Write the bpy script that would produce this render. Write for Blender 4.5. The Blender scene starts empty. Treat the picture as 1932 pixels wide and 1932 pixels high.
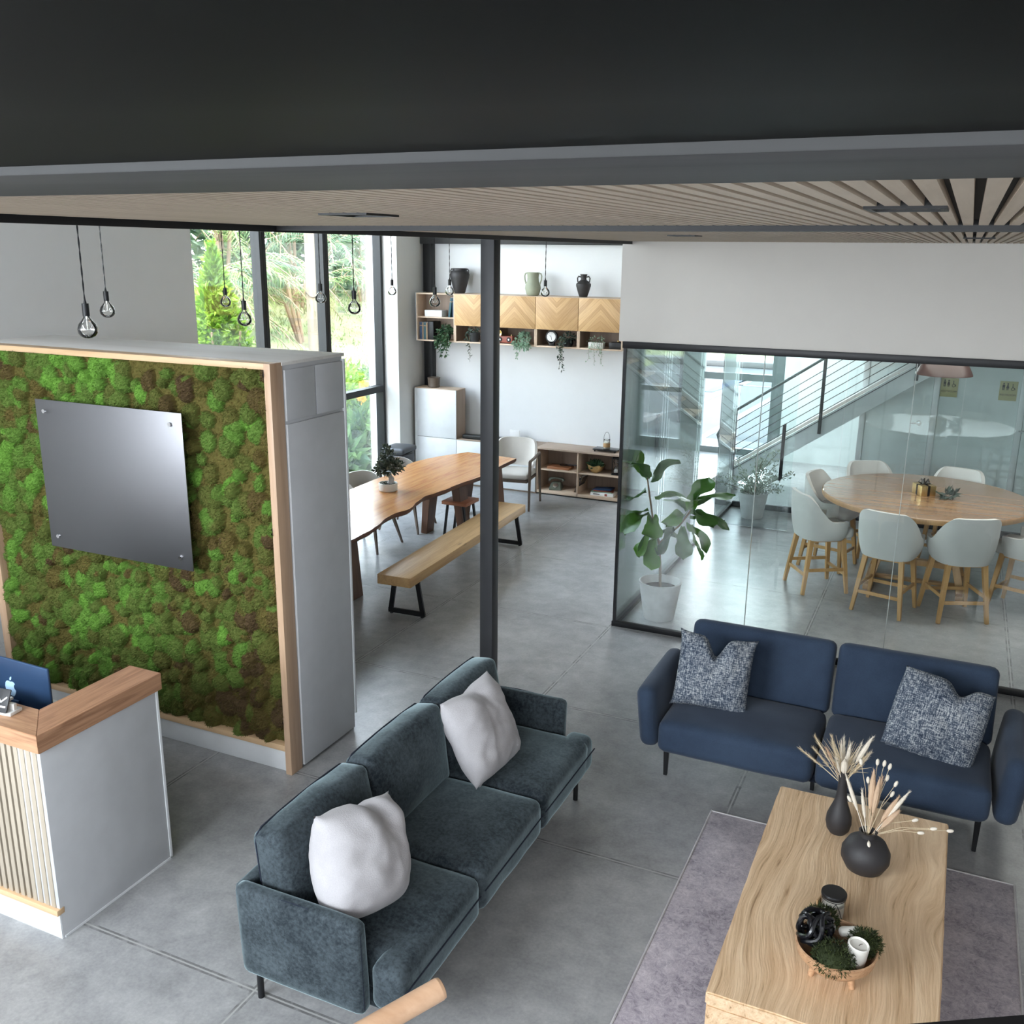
import bpy, bmesh, math, random
import numpy as np
from mathutils import Matrix, Vector, Euler, noise
sc = bpy.context.scene
C = sc.collection
PI = math.pi
# ---------------------------------------------------------------- camera
cam_d = bpy.data.cameras.new('camera'); cam = bpy.data.objects.new('camera', cam_d); C.objects.link(cam)
f_px, yaw, pit, rol = 1817.2, math.radians(-24.629), math.radians(15.159), math.radians(0.625)
fwd = Vector((math.sin(yaw)*math.cos(pit), math.cos(yaw)*math.cos(pit), -math.sin(pit)))
rgt = Vector((math.cos(yaw), -math.sin(yaw), 0)); upv = rgt.cross(fwd)
r2 = rgt*math.cos(rol) + upv*math.sin(rol); u2 = upv*math.cos(rol) - rgt*math.sin(rol)
m = Matrix((r2, u2, -fwd)).transposed().to_4x4(); m.translation = (0, 0, 3.2)
cam.matrix_world = m
cam_d.sensor_width = 36; cam_d.lens = f_px/1932*36; cam_d.clip_start = .02; cam_d.clip_end = 200
sc.camera = cam
# ---------------------------------------------------------------- sky, sun, window daylight, exposure
w = bpy.data.worlds.new('sky'); sc.world = w; w.use_nodes = True
wn = w.node_tree.nodes; wl = w.node_tree.links
bg = wn['Background']; bg.inputs[1].default_value = 8.0
tc = wn.new('ShaderNodeTexCoord'); sp = wn.new('ShaderNodeSeparateXYZ'); cr = wn.new('ShaderNodeValToRGB')
wl.new(tc.outputs['Generated'], sp.inputs[0]); wl.new(sp.outputs['Z'], cr.inputs[0]); wl.new(cr.outputs[0], bg.inputs[0])
cr.color_ramp.elements[0].color = (.93, .96, 1, 1); cr.color_ramp.elements[1].color = (.60, .77, 1, 1)
sd = bpy.data.lights.new('sun', 'SUN'); sun = bpy.data.objects.new('sun', sd); C.objects.link(sun)
sd.energy = 6.0; sd.angle = math.radians(1.5); sd.color = (1, .95, .86)
sun.rotation_euler = Vector((-.35, .45, -1)).to_track_quat('-Z', 'Y').to_euler()
def portal(name, loc, rot, sx, sy):
    d = bpy.data.lights.new(name, 'AREA'); d.shape = 'RECTANGLE'; d.size = sx; d.size_y = sy; d.cycles.is_portal = True
    o = bpy.data.objects.new(name, d); C.objects.link(o); o.location = loc; o.rotation_euler = rot
#portal('portal_side', (-7.34, 9.3, 2.15), (0, -PI/2, 0), 4.2, 3.5)
#portal('portal_street', (-3.6, 15.9, 1.3), (-PI/2, 0, 0), 3.6, 2.6)
def area(name, loc, rot, sx, sy, e, col):
    d = bpy.data.lights.new(name, 'AREA'); d.shape = 'RECTANGLE'; d.size = sx; d.size_y = sy; d.energy = e; d.color = col
    o = bpy.data.objects.new(name, d); C.objects.link(o); o.location = loc; o.rotation_euler = rot
area('daylight_behind_left', (-4.6, -2.9, 3.15), (PI/2-.12, 0, 0), 4.4, 2.0, 290, (.86, .93, 1))
area('daylight_behind_right', (.6, -2.9, 3.15), (PI/2-.25, 0, 0), 4.0, 2.0, 165, (.9, .95, 1))
area('hall_area_light', (-2.6, 14.2, 2.62), (0, 0, 0), 1.6, .9, 55, (.93, .98, 1))  # unseen area light below the hall ceiling, no fixture modelled
area('conference_area_light', (0.4, 9.4, 2.68), (0, 0, 0), 2.6, 1.6, 26, (1, .97, .92))  # unseen area light over the conference room, without a fixture
#area('dining_ceiling_light', (-4.8, 8.6, 4.22), (0, 0, 0), 3.0, 5.0, 150, (.93, .97, 1))
sc.view_settings.view_transform = 'Standard'; sc.view_settings.look = 'None'; sc.view_settings.gamma = 1
sc.view_settings.use_curve_mapping = False; sc.view_settings.exposure = 1.12
try:
    sc.cycles.max_bounces = 9; sc.cycles.diffuse_bounces = 4; sc.cycles.glossy_bounces = 4
    sc.cycles.transparent_max_bounces = 24; sc.cycles.caustics_reflective = False; sc.cycles.caustics_refractive = False
    sc.cycles.sample_clamp_indirect = 6
except Exception: pass
R = random.Random(7)
# ---------------------------------------------------------------- material helpers
class NT:
    def __init__(s, name):
        s.m = bpy.data.materials.new(name); s.m.use_nodes = True; s.t = s.m.node_tree
        s.b = s.t.nodes['Principled BSDF']; s.out = s.t.nodes['Material Output']
        s.tc = s.t.nodes.new('ShaderNodeTexCoord')
    def n(s, typ, **k):
        o = s.t.nodes.new('ShaderNode'+typ)
        for a, v in k.items(): setattr(o, a, v)
        return o
    def l(s, a, b): s.t.links.new(a, b)
    def mp(s, sc_=(1,1,1), rot=(0,0,0), src=None, loc=(0,0,0)):
        o = s.n('Mapping'); o.inputs['Scale'].default_value = sc_; o.inputs['Rotation'].default_value = rot; o.inputs['Location'].default_value = loc
        s.l(src or s.tc.outputs['Object'], o.inputs[0]); return o.outputs[0]
    def noise(s, vec, scale=5, det=4, rough=.55, dist=0):
        o = s.n('TexNoise'); s.l(vec, o.inputs['Vector']); o.inputs['Scale'].default_value = scale
        o.inputs['Detail'].default_value = det; o.inputs['Roughness'].default_value = rough; o.inputs['Distortion'].default_value = dist
        return o.outputs['Fac']
    def ramp(s, fac, stops):
        o = s.n('ValToRGB'); e = o.color_ramp.elements
        while len(e) < len(stops): e.new(.5)
        for i, (p, c) in enumerate(stops):
            e[i].position = p; e[i].color = (*c, 1) if len(c) == 3 else c
        s.l(fac, o.inputs[0]); return o.outputs[0]
    def math(s, op, a, b=None, c=None):
        o = s.n('Math', operation=op)
        for i, v in enumerate((a, b, c)):
            if v is None: continue
            if isinstance(v, (int, float)): o.inputs[i].default_value = v
            else: s.l(v, o.inputs[i])
        return o.outputs[0]
    def mix(s, fac, a, b, typ='MIX'):
        o = s.n('MixRGB', blend_type=typ)
        for i, v in enumerate((fac, a, b)):
            if isinstance(v, (int, float)): o.inputs[i].default_value = v
            elif isinstance(v, tuple): o.inputs[i].default_value = (*v, 1)
            else: s.l(v, o.inputs[i])
        return o.outputs[0]
    def col(s, v):
        if isinstance(v, tuple): s.b.inputs['Base Color'].default_value = (*v, 1)
        else: s.l(v, s.b.inputs['Base Color'])
    def rough(s, v):
        if isinstance(v, (int, float)): s.b.inputs['Roughness'].default_value = v
        else: s.l(v, s.b.inputs['Roughness'])
    def bump(s, h, st=.3, d=.01):
        o = s.n('Bump'); o.inputs['Strength'].default_value = st; o.inputs['Distance'].default_value = d
        s.l(h, o.inputs['Height']); s.l(o.outputs[0], s.b.inputs['Normal'])
def lerp(a, b, t): return tuple(x*(1-t)+y*t for x, y in zip(a, b))
def sc3(c, k): return tuple(x*k for x in c)
def paint(name, c, rough=.6, met=0, var=.04, scale=6, bump=.0, spec=None):
    t = NT(name); f = t.noise(t.mp(), scale, 3)
    t.col(t.ramp(f, [(.3, sc3(c, 1-var)), (.7, tuple(min(1, x*(1+var)) for x in c))])); t.rough(rough); t.b.inputs['Metallic'].default_value = met
    if bump: t.bump(t.noise(t.mp(), scale*30, 2), bump, .002)
    if spec is not None: t.b.inputs['Specular IOR Level'].default_value = spec
    return t.m
def wood(name, c1, c2, axis=0, fine=1.0, rough=.45, bump=.15, knots=False, ring=1.0, coat=0, dist=.6):
    t = NT(name); s = [14*fine]*3; s[axis] = 1.1*fine; v = t.mp(tuple(s))
    n1 = t.noise(v, 1.3*ring, 5, .6, dist); s2 = [90*fine]*3; s2[axis] = 3*fine
    n2 = t.noise(t.mp(tuple(s2)), 1, 3, .6)
    f = t.math('ADD', t.math('MULTIPLY', n1, .7), t.math('MULTIPLY', n2, .3))
    c = t.ramp(f, [(.33, c2), (.5, lerp(c2, c1, .6)), (.66, c1)])
    if knots:
        vo = t.n('TexVoronoi'); s3 = [9]*3; s3[axis] = 2.4; t.l(t.mp(tuple(s3)), vo.inputs['Vector']); vo.inputs['Scale'].default_value = .8
        k = t.ramp(vo.outputs['Distance'], [(.04, (1, 1, 1)), (.13, (0, 0, 0))]); c = t.mix(t.math('MULTIPLY', k, .6), c, sc3(c2, .45))
    t.col(c); t.rough(rough)
    if bump > .01: t.bump(f, bump, .004)
    if coat: t.b.inputs['Coat Weight'].default_value = coat; t.b.inputs['Coat Roughness'].default_value = .12
    return t.m
def fabric(name, c1, c2, scale=160, sheen=.3, blotch=3, bump=.25, rough=.9):
    t = NT(name); a = t.noise(t.mp(), blotch, 4, .6); b = t.noise(t.mp(), scale, 2)
    f = t.math('ADD', t.math('MULTIPLY', a, .65), t.math('MULTIPLY', b, .35))
    t.col(t.ramp(f, [(.38, c2), (.62, c1)])); t.rough(rough); t.bump(b, bump, .003)
    t.b.inputs['Sheen Weight'].default_value = sheen; t.b.inputs['Sheen Roughness'].default_value = .45; t.b.inputs['Specular IOR Level'].default_value = .25
    return t.m
def glass(name, tint, ior=1.5, boost=1.0):
    t = NT(name); t.t.nodes.remove(t.b)
    tr = t.n('BsdfTransparent'); tr.inputs[0].default_value = (*tint, 1)
    g = t.n('BsdfGlossy'); g.inputs['Roughness'].default_value = 0.0; g.inputs[0].default_value = (1, 1, 1, 1)
    fr = t.n('Fresnel'); fr.inputs[0].default_value = ior; mx = t.n('MixShader')
    t.l(t.math('MULTIPLY', fr.outputs[0], boost), mx.inputs[0]); t.l(tr.outputs[0], mx.inputs[1]); t.l(g.outputs[0], mx.inputs[2])
    t.l(mx.outputs[0], t.out.inputs[0]); return t.m
def leafm(name, c1, c2, rough=.45, trans=.3):
    t = NT(name); t.t.nodes.remove(t.b)
    gi = t.n('NewGeometry'); f = t.noise(t.mp(), 2.2, 3); r = gi.outputs['Random Per Island']
    c = t.ramp(t.math('ADD', t.math('MULTIPLY', f, .4), t.math('MULTIPLY', r, .6)), [(.2, c2), (.8, c1)])
    p = t.n('BsdfPrincipled'); t.l(c, p.inputs['Base Color']); p.inputs['Roughness'].default_value = rough
    tl = t.n('BsdfTranslucent'); t.l(c, tl.inputs[0]); mx = t.n('MixShader'); mx.inputs[0].default_value = trans
    t.l(p.outputs[0], mx.inputs[1]); t.l(tl.outputs[0], mx.inputs[2]); t.l(mx.outputs[0], t.out.inputs[0]); return t.m
M = {}
M['wall'] = paint('wall_white_shaded', (.68, .675, .66), .65, var=.01)  # white paint toned down, the left wall's shade is in the colour
M['wallback'] = paint('wall_white_back', (.78, .80, .82), .6, var=.01)
M['header'] = paint('header_paint', (.70, .675, .63), .7, var=.01)
M['hall'] = paint('hall_paint', (.72, .78, .78), .6)
M['ceil'] = paint('ceiling_paint', (.7, .7, .7), .8)
M['black'] = paint('black_powder_coat', (.010, .0105, .012), .42, spec=.35)
M['blackbeam'] = paint('black_beam', (.0022, .003, .0032), .6, spec=.12)
M['strip'] = wood('grey_stained_board', (.060, .061, .062), (.042, .043, .044), 0, .6, .6, .03)
M['dgrey'] = paint('dark_grey_metal', (.036, .037, .040), .45, spec=.3)
M['mull'] = paint('mullion_metal', (.009, .011, .013), .45, spec=.3)
M['alum'] = paint('aluminium_frame', (.11, .14, .14), .45)
M['white'] = paint('white_lacquer', (.78, .80, .82), .35)
M['deskwhite'] = paint('desk_plinth_white', (.60, .62, .64), .4)
M['lac_shaded'] = paint('white_lacquer_shaded', (.55, .56, .58), .4)  # white lacquer greyed: shade of the side faces painted into the colour
M['gap'] = paint('groove_dark', (.02, .018, .016), .9)
M['slat'] = wood('slat_wood', (.64, .53, .42), (.52, .42, .32), 1, .8, .55, .05)
M['deskslat'] = wood('desk_slat_wood', (.46, .40, .32), (.38, .325, .255), 2, .8, .55, .05)
M['oak'] = wood('oak_counter_long', (.60, .35, .20), (.33, .16, .085), 0, 1.3, .42, .12, dist=1.5)
M['oaky'] = wood('oak_counter_return', (.56, .31, .18), (.29, .14, .075), 1, 1.3, .42, .12, dist=1.5)
M['oakpale'] = wood('oak_pale_edge', (.72, .50, .30), (.58, .38, .21), 0, .7, .45, .06)
M['oakv'] = wood('oak_frame_upright', (.62, .43, .29), (.47, .30, .19), 2, .7, .45, .06)
M['top_lit'] = wood('top_board_lit', (.80, .78, .75), (.70, .67, .63), 0, .5, .6, .05)  # partition top: light falling from above is put into this pale colour
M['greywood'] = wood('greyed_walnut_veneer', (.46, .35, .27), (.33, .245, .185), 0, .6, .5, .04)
M['greywoodz'] = wood('greyed_walnut_veneer_shaded', (.34, .25, .19), (.22, .16, .12), 2, .6, .5, .04)  # upright grain; shade inside the niches put into a darker veneer colour
M['edge'] = wood('veneer_edge', (.66, .51, .39), (.56, .42, .31), 0, .6, .5, .02)
M['pine'] = wood('bench_pine', (.64, .41, .19), (.42, .24, .10), 1, .8, .45, .1, knots=True)
M['suar'] = wood('live_edge_slab', (.62, .31, .11), (.36, .125, .04), 1, .42, .24, 0, ring=1.7, dist=1.6)
M['suaredge'] = wood('live_edge_bark', (.17, .075, .045), (.08, .035, .022), 1, .8, .6, .3)
M['walnut'] = wood('walnut_leg', (.16, .075, .042), (.07, .032, .02), 2, .7, .45, .08)
M['elm'] = None
M['stoolwood'] = wood('stool_beech', (.56, .33, .14), (.42, .23, .085), 2, .9, .4, .04)
M['rtable'] = wood('round_table_top', (.40, .235, .13), (.25, .135, .07), 0, .5, .16, .03, coat=.5)
M['rtedge'] = wood('round_table_edge', (.50, .29, .13), (.33, .18, .08), 2, .8, .4, .05)
M['taupe'] = wood('taupe_stained_leg', (.14, .105, .08), (.09, .065, .05), 2, .8, .45, .05)
M['redwood'] = wood('red_seat_wood', (.42, .16, .075), (.28, .09, .04), 0, .7, .4, .05)
M['bowlwood'] = wood('turned_pine', (.66, .41, .24), (.40, .21, .11), 0, 1.6, .45, .04, ring=2)
M['rail'] = wood('handrail_beech', (.62, .40, .26), (.50, .30, .18), 0, .9, .35, .02)
M['linen'] = fabric('stool_linen', (.62, .61, .58), (.54, .53, .50), 220, .2, 2)
M['linen_pillow'] = fabric('cushion_linen', (.50, .485, .50), (.43, .415, .43), 200, .15, 5, .5)
M['chairfab'] = fabric('chair_bone_fabric', (.64, .61, .57), (.56, .53, .49), 220, .2, 2)
M['blue'] = fabric('blue_weave', (.038, .060, .100), (.026, .042, .074), 260, .12, 3, .35)
M['bluedark'] = paint('blue_piping', (.012, .018, .035), .9)
M['charcoal'] = paint('vase_charcoal', (.028, .026, .028), .55, bump=.15)
M['ceramic_w'] = paint('white_ceramic', (.74, .73, .70), .45)
M['concpot'] = paint('stone_pot', (.55, .54, .54), .85, var=.12, scale=9, bump=.4)
M['sage'] = paint('sage_ceramic', (.34, .37, .28), .6, var=.1)
M['brass'] = paint('brass', (.72, .50, .22), .3, met=1)
M['chrome'] = paint('chrome', (.75, .75, .76), .15, met=1)
M['gold'] = paint('gold_foil', (.66, .47, .22), .35, met=.9)
M['plate'] = None
M['soil'] = paint('soil', (.03, .022, .016), .95)
M['wax'] = paint('wax', (.80, .78, .72), .4)
M['twine'] = paint('twine', (.45, .28, .14), .9)
M['pglass'] = glass('pane_glass', (.975, .99, .985), 1.5, .32)
M['tglass'] = glass('partition_glass', (.945, .977, .973), 1.5, .9)
M['edgeglass'] = paint('glass_edge', (.42, .48, .46), .25)
M['bulb'] = glass('bulb_glass', (.97, .97, .96), 1.5, 1.6)
M['bin'] = paint('bin_plastic', (.05, .053, .06), .45)
M['copper'] = paint('copper_shade', (.040, .016, .012), .35)
M['screenblue'] = paint('monitor_back_blue', (.035, .075, .16), .3, met=.35)
M['logo'] = paint('monitor_logo', (.45, .66, .90), .35)
M['paper'] = paint('paper_white', (.82, .82, .82), .6)
M['navy'] = paint('book_navy', (.03, .06, .12), .6)
M['teal'] = paint('book_teal', (.03, .09, .11), .6)
M['tan'] = paint('book_tan', (.35, .24, .15), .7)
M['maroon'] = paint('speaker_red_wood', (.30, .075, .05), .45)
M['phone'] = paint('telephone_olive', (.13, .14, .11), .25)
M['leather'] = paint('leather_brown', (.30, .12, .05), .5)
M['green1'] = leafm('trailing_leaf', (.10, .20, .09), (.02, .06, .035))
M['green2'] = leafm('pale_trailing_leaf', (.42, .58, .44), (.22, .36, .26))
M['green3'] = leafm('dark_trailing_leaf', (.11, .16, .13), (.02, .04, .03))
M['fiddle'] = leafm('fiddle_leaf', (.13, .30, .035), (.02, .075, .02), .35, .25)
M['dusty'] = leafm('pale_plant_leaf', (.66, .70, .62), (.32, .38, .30))
M['bonsai'] = leafm('bonsai_leaf', (.14, .17, .13), (.02, .035, .025), .25, .1)
M['palm'] = leafm('palm_leaflet', (.25, .33, .09), (.045, .095, .03), .5, .45)
M['palmd'] = leafm('palm_leaflet_deep', (.13, .21, .09), (.03, .065, .035), .5, .4)
M['bush'] = leafm('bright_bush_leaf', (.26, .40, .04), (.08, .19, .015), .4, .45)
M['bushd'] = leafm('low_shrub_leaf', (.18, .26, .08), (.03, .10, .035), .5, .4)
M['hostas'] = leafm('broad_leaf', (.17, .29, .09), (.03, .10, .05), .45, .4)
M['grass'] = leafm('bank_grass', (.21, .225, .09), (.10, .14, .045), .8, .3)
M['flower'] = leafm('orange_petal', (.95, .55, .10), (.85, .38, .05), .6, .3)
M['bark'] = wood('bark', (.25, .17, .11), (.12, .08, .05), 2, 1, .9, .4)
M['pole'] = wood('weathered_pole', (.22, .185, .14), (.14, .115, .085), 2, .7, .85, .3)
M['mossb'] = leafm('moss_tuft', (.055, .075, .014), (.008, .016, .004), .8, .1)
M['plume'] = paint('plume_cream', (.80, .73, .62), .95)
M['plumet'] = paint('plume_tan', (.62, .44, .30), .95)
M['straw'] = paint('straw', (.70, .58, .40), .9)
M['stem'] = paint('plant_stem', (.16, .15, .08), .8)
M['concretewall'] = paint('sunlit_curb', (.075, .072, .07), .9, var=.12)
M['mwhite'] = paint('road_paint', (.085, .085, .085), .8)
M['mblue'] = paint('road_paint_blue', (.008, .030, .085), .8)
M['signgold'] = paint('sign_brass', (.46, .42, .20), .45)
M['signblack'] = paint('sign_black', (.015, .015, .012), .6)
M['ribbon'] = paint('black_ribbon', (.01, .01, .012), .25)
M['blkgloss'] = paint('glossy_black_wood', (.008, .008, .01), .16)
M['red'] = paint('red_sign', (.6, .04, .04), .5)
M['orangehose'] = paint('orange_hose', (.85, .2, .1), .5)
def velvet():
    t = NT('green_grey_velvet'); a = t.noise(t.mp(), 4.5, 5, .65); b = t.noise(t.mp(), 55, 4, .7); c = t.noise(t.mp(), 300, 2)
    f = t.math('ADD', t.math('MULTIPLY', a, .5), t.math('MULTIPLY', b, .5))
    t.col(t.ramp(f, [(.40, (.014, .020, .026)), (.60, (.066, .084, .096))])); t.rough(.85); t.bump(c, .2, .003)
    t.b.inputs['Sheen Weight'].default_value = 1.0; t.b.inputs['Sheen Roughness'].default_value = .35
    t.b.inputs['Sheen Tint'].default_value = (.62, .80, .85, 1); t.b.inputs['Specular IOR Level'].default_value = .2
    return t.m
M['velvet'] = velvet()
def tweed():
    t = NT('blue_tweed')
    a = t.noise(t.mp((260, 30, 30)), 1, 2); b = t.noise(t.mp((30, 30, 260)), 1, 2); c = t.noise(t.mp(), 150, 2); d = t.noise(t.mp(), 5, 3)
    s = t.math('ADD', t.math('ADD', t.math('MULTIPLY', a, .35), t.math('MULTIPLY', b, .35)), t.math('ADD', t.math('MULTIPLY', c, .2), t.math('MULTIPLY', d, .12)))
    t.col(t.ramp(s, [(.41, (.018, .030, .055)), (.50, (.075, .10, .14)), (.60, (.50, .52, .53))])); t.rough(.95); t.bump(s, .6, .004); return t.m
M['tweed'] = tweed()
def rugm():
    t = NT('faded_rug'); v = t.mp()
    a = t.noise(v, 3.5, 6, .7); b = t.noise(v, 30, 5, .75, 1.5); vo = t.n('TexVoronoi', feature='DISTANCE_TO_EDGE'); vo.inputs['Scale'].default_value = 5.5
    wn_ = t.n('TexNoise'); t.l(v, wn_.inputs['Vector']); wn_.inputs['Scale'].default_value = 4
    t.l(t.mix(.12, v, wn_.outputs['Color']), vo.inputs['Vector'])
    base = t.ramp(t.math('ADD', t.math('MULTIPLY', a, .5), t.math('MULTIPLY', b, .5)), [(.36, (.17, .15, .18)), (.47, (.38, .335, .375)), (.62, (.60, .54, .57))])
    e = t.ramp(vo.outputs['Distance'], [(.0, (1, 1, 1)), (.16, (0, 0, 0))])
    k = t.math('MULTIPLY', t.math('MULTIPLY', e, t.ramp(a, [(.45, (0, 0, 0)), (.6, (1, 1, 1))])), .55)
    hf = t.noise(v, 75, 4, .8, 2.5); k = t.math('MULTIPLY', k, t.ramp(hf, [(.48, (0, 0, 0)), (.56, (1, 1, 1))])); k = t.math('MAXIMUM', k, t.math('MULTIPLY', t.ramp(hf, [(.60, (0, 0, 0)), (.66, (1, 1, 1))]), .55))
    t.col(t.mix(k, base, (.09, .09, .14))); t.rough(.97); t.bump(t.noise(v, 260, 2), .4, .004); t.b.inputs['Sheen Weight'].default_value = .2; return t.m
M['rug'] = rugm()
def elm(axis=1):
    t = NT('weathered_elm'); w0 = t.noise(t.mp((1.6, .55, 1.6)), 1, 3, .5)
    mv = t.n('VectorMath', operation='ADD'); cb = t.n('CombineXYZ'); t.l(t.math('MULTIPLY', t.math('SUBTRACT', w0, .5), .55), cb.inputs[0])
    t.l(t.tc.outputs['Object'], mv.inputs[0]); t.l(cb.outputs[0], mv.inputs[1])
    n1 = t.noise(t.mp((34, 1.5, 34), src=mv.outputs[0]), 1, 5, .62, .4); n2 = t.noise(t.mp((120, 5, 120), src=mv.outputs[0]), 1, 3, .6)
    f = t.math('ADD', t.math('MULTIPLY', n1, .7), t.math('MULTIPLY', n2, .3))
    pl = t.n('TexBrick'); 
    t.col(t.ramp(f, [(.33, (.34, .20, .10)), (.41, (.64, .43, .25)), (.58, (.80, .58, .37)), (.72, (.88, .68, .46))])); t.rough(.6); t.bump(f, .75, .012); return t.m
M['elm'] = elm()
def platem():
    t = NT('brushed_steel_plate'); n_ = t.noise(t.mp((2, 2, 300)), 1, 2)
    t.col((.24, .24, .255)); t.b.inputs['Metallic'].default_value = 1; t.rough(.42); return t.m
M['plate'] = platem()
def chevron(name, s):
    t = NT(name); sx = t.n('SeparateXYZ'); t.l(t.tc.outputs['Object'], sx.inputs[0])
    a = t.math('ABSOLUTE', sx.outputs[0]); v = t.math('ADD', sx.outputs[2], t.math('MULTIPLY', a, s))
    u = t.math('SUBTRACT', t.math('MULTIPLY', a, s), sx.outputs[2])
    cb = t.n('CombineXYZ'); t.l(t.math('MULTIPLY', v, 55.), cb.inputs[0]); t.l(t.math('MULTIPLY', u, 3.), cb.inputs[1]); t.l(t.math('MULTIPLY', sx.outputs[0], .5), cb.inputs[2])
    n1 = t.noise(cb.outputs[0], 1, 4, .6); fr = t.math('FRACT', t.math('MULTIPLY', v, 14.))
    ln = t.ramp(fr, [(.0, (1, 1, 1)), (.06, (0, 0, 0))]); cell = t.n('TexWhiteNoise', noise_dimensions='1D'); t.l(t.math('FLOOR', t.math('MULTIPLY', v, 14.)), cell.inputs['W'])
    c = t.ramp(t.math('ADD', t.math('MULTIPLY', n1, .7), t.math('MULTIPLY', cell.outputs[0], .3)), [(.3, (.46, .27, .115)), (.7, (.68, .44, .22))])
    t.col(t.mix(t.math('MULTIPLY', ln, .5), c, (.30, .17, .07))); t.rough(.45); return t.m
M['chev_a'] = chevron('chevron_oak_down', -1.0); M['chev_b'] = chevron('chevron_oak_up', 1.0)
def concrete():
    t = NT('polished_concrete'); v = t.mp()
    a = t.noise(v, .9, 6, .6, .4); b = t.noise(v, 7, 6, .65, .3); c = t.noise(v, 60, 4, .6)
    f = t.math('ADD', t.math('ADD', t.math('MULTIPLY', a, .45), t.math('MULTIPLY', b, .35)), t.math('MULTIPLY', c, .2))
    base = t.ramp(f, [(.36, (.215, .217, .220)), (.5, (.335, .337, .34)), (.64, (.47, .47, .468))])
    sx = t.n('SeparateXYZ'); t.l(v, sx.inputs[0])
    def joint(o, off, per, wdt):
        x = t.math('ADD', t.math('SUBTRACT', o, off), t.math('MULTIPLY', t.math('SUBTRACT', b, .5), .006))
        fr = t.math('ABSOLUTE', t.math('SUBTRACT', t.math('FRACT', t.math('ADD', t.math('DIVIDE', x, per), .5)), .5))
        return t.math('LESS_THAN', fr, wdt/per)
    jw = t.math('MAXIMUM', joint(sx.outputs[0], -.925, 1.595, .016), joint(sx.outputs[1], 2.795, 1.6, .016))
    jn = t.math('MAXIMUM', joint(sx.outputs[0], -.925, 1.595, .0045), joint(sx.outputs[1], 2.795, 1.6, .0045))
    soft = t.math('MULTIPLY', jw, t.ramp(b, [(.42, (0, 0, 0)), (.56, (.75,)*3)]))
    base = t.mix(soft, base, (.10, .10, .10)); base = t.mix(jn, base, (.42, .42, .41))
    vo = t.n('TexVoronoi'); t.l(t.mp((1, 1, 0)), vo.inputs['Vector']); vo.inputs['Scale'].default_value = 1.7
    spot = t.ramp(t.math('ADD', vo.outputs['Distance'], t.math('MULTIPLY', c, .02)), [(.030, (1, 1, 1)), (.040, (0, 0, 0))])
    base = t.mix(t.math('MULTIPLY', spot, .5), base, (.08, .08, .08))
    t.col(base); t.rough(.29)
    t.b.inputs['Specular IOR Level'].default_value = .55
    t.bump(t.math('SUBTRACT', 1.0, jn), .10, .003); return t.m
M['concrete'] = concrete()
def asphalt():
    t = NT('sunlit_asphalt'); t.col(t.ramp(t.noise(t.mp(), 3, 5, .6), [(.3, (.030, .028, .029)), (.7, (.038, .036, .037))])); t.rough(.9); return t.m
M['asphalt'] = asphalt()
def ground():
    t = NT('bank_soil'); a = t.noise(t.mp(), 1.3, 5, .6); b = t.noise(t.mp(), 22, 4, .7)
    t.col(t.ramp(t.math('ADD', t.math('MULTIPLY', a, .6), t.math('MULTIPLY', b, .4)), [(.38, (.13, .105, .07)), (.5, (.17, .18, .08)), (.62, (.14, .18, .055))])); t.rough(.95); return t.m
M['bank'] = ground()
def mossm():
    t = NT('preserved_moss'); at = t.n('Attribute', attribute_name='tone'); f = t.noise(t.mp(), 90, 3, .7)
    x = t.math('ADD', at.outputs['Fac'], t.math('MULTIPLY', t.math('SUBTRACT', f, .5), .25))
    t.col(t.ramp(x, [(0, (.075, .048, .024)), (.2, (.115, .090, .026)), (.38, (.10, .115, .028)), (.6, (.10, .148, .032)), (.8, (.105, .21, .036)), (1, (.13, .275, .042))]))
    t.rough(.9); t.b.inputs['Specular IOR Level'].default_value = .15; return t.m
M['moss'] = mossm()
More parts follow.
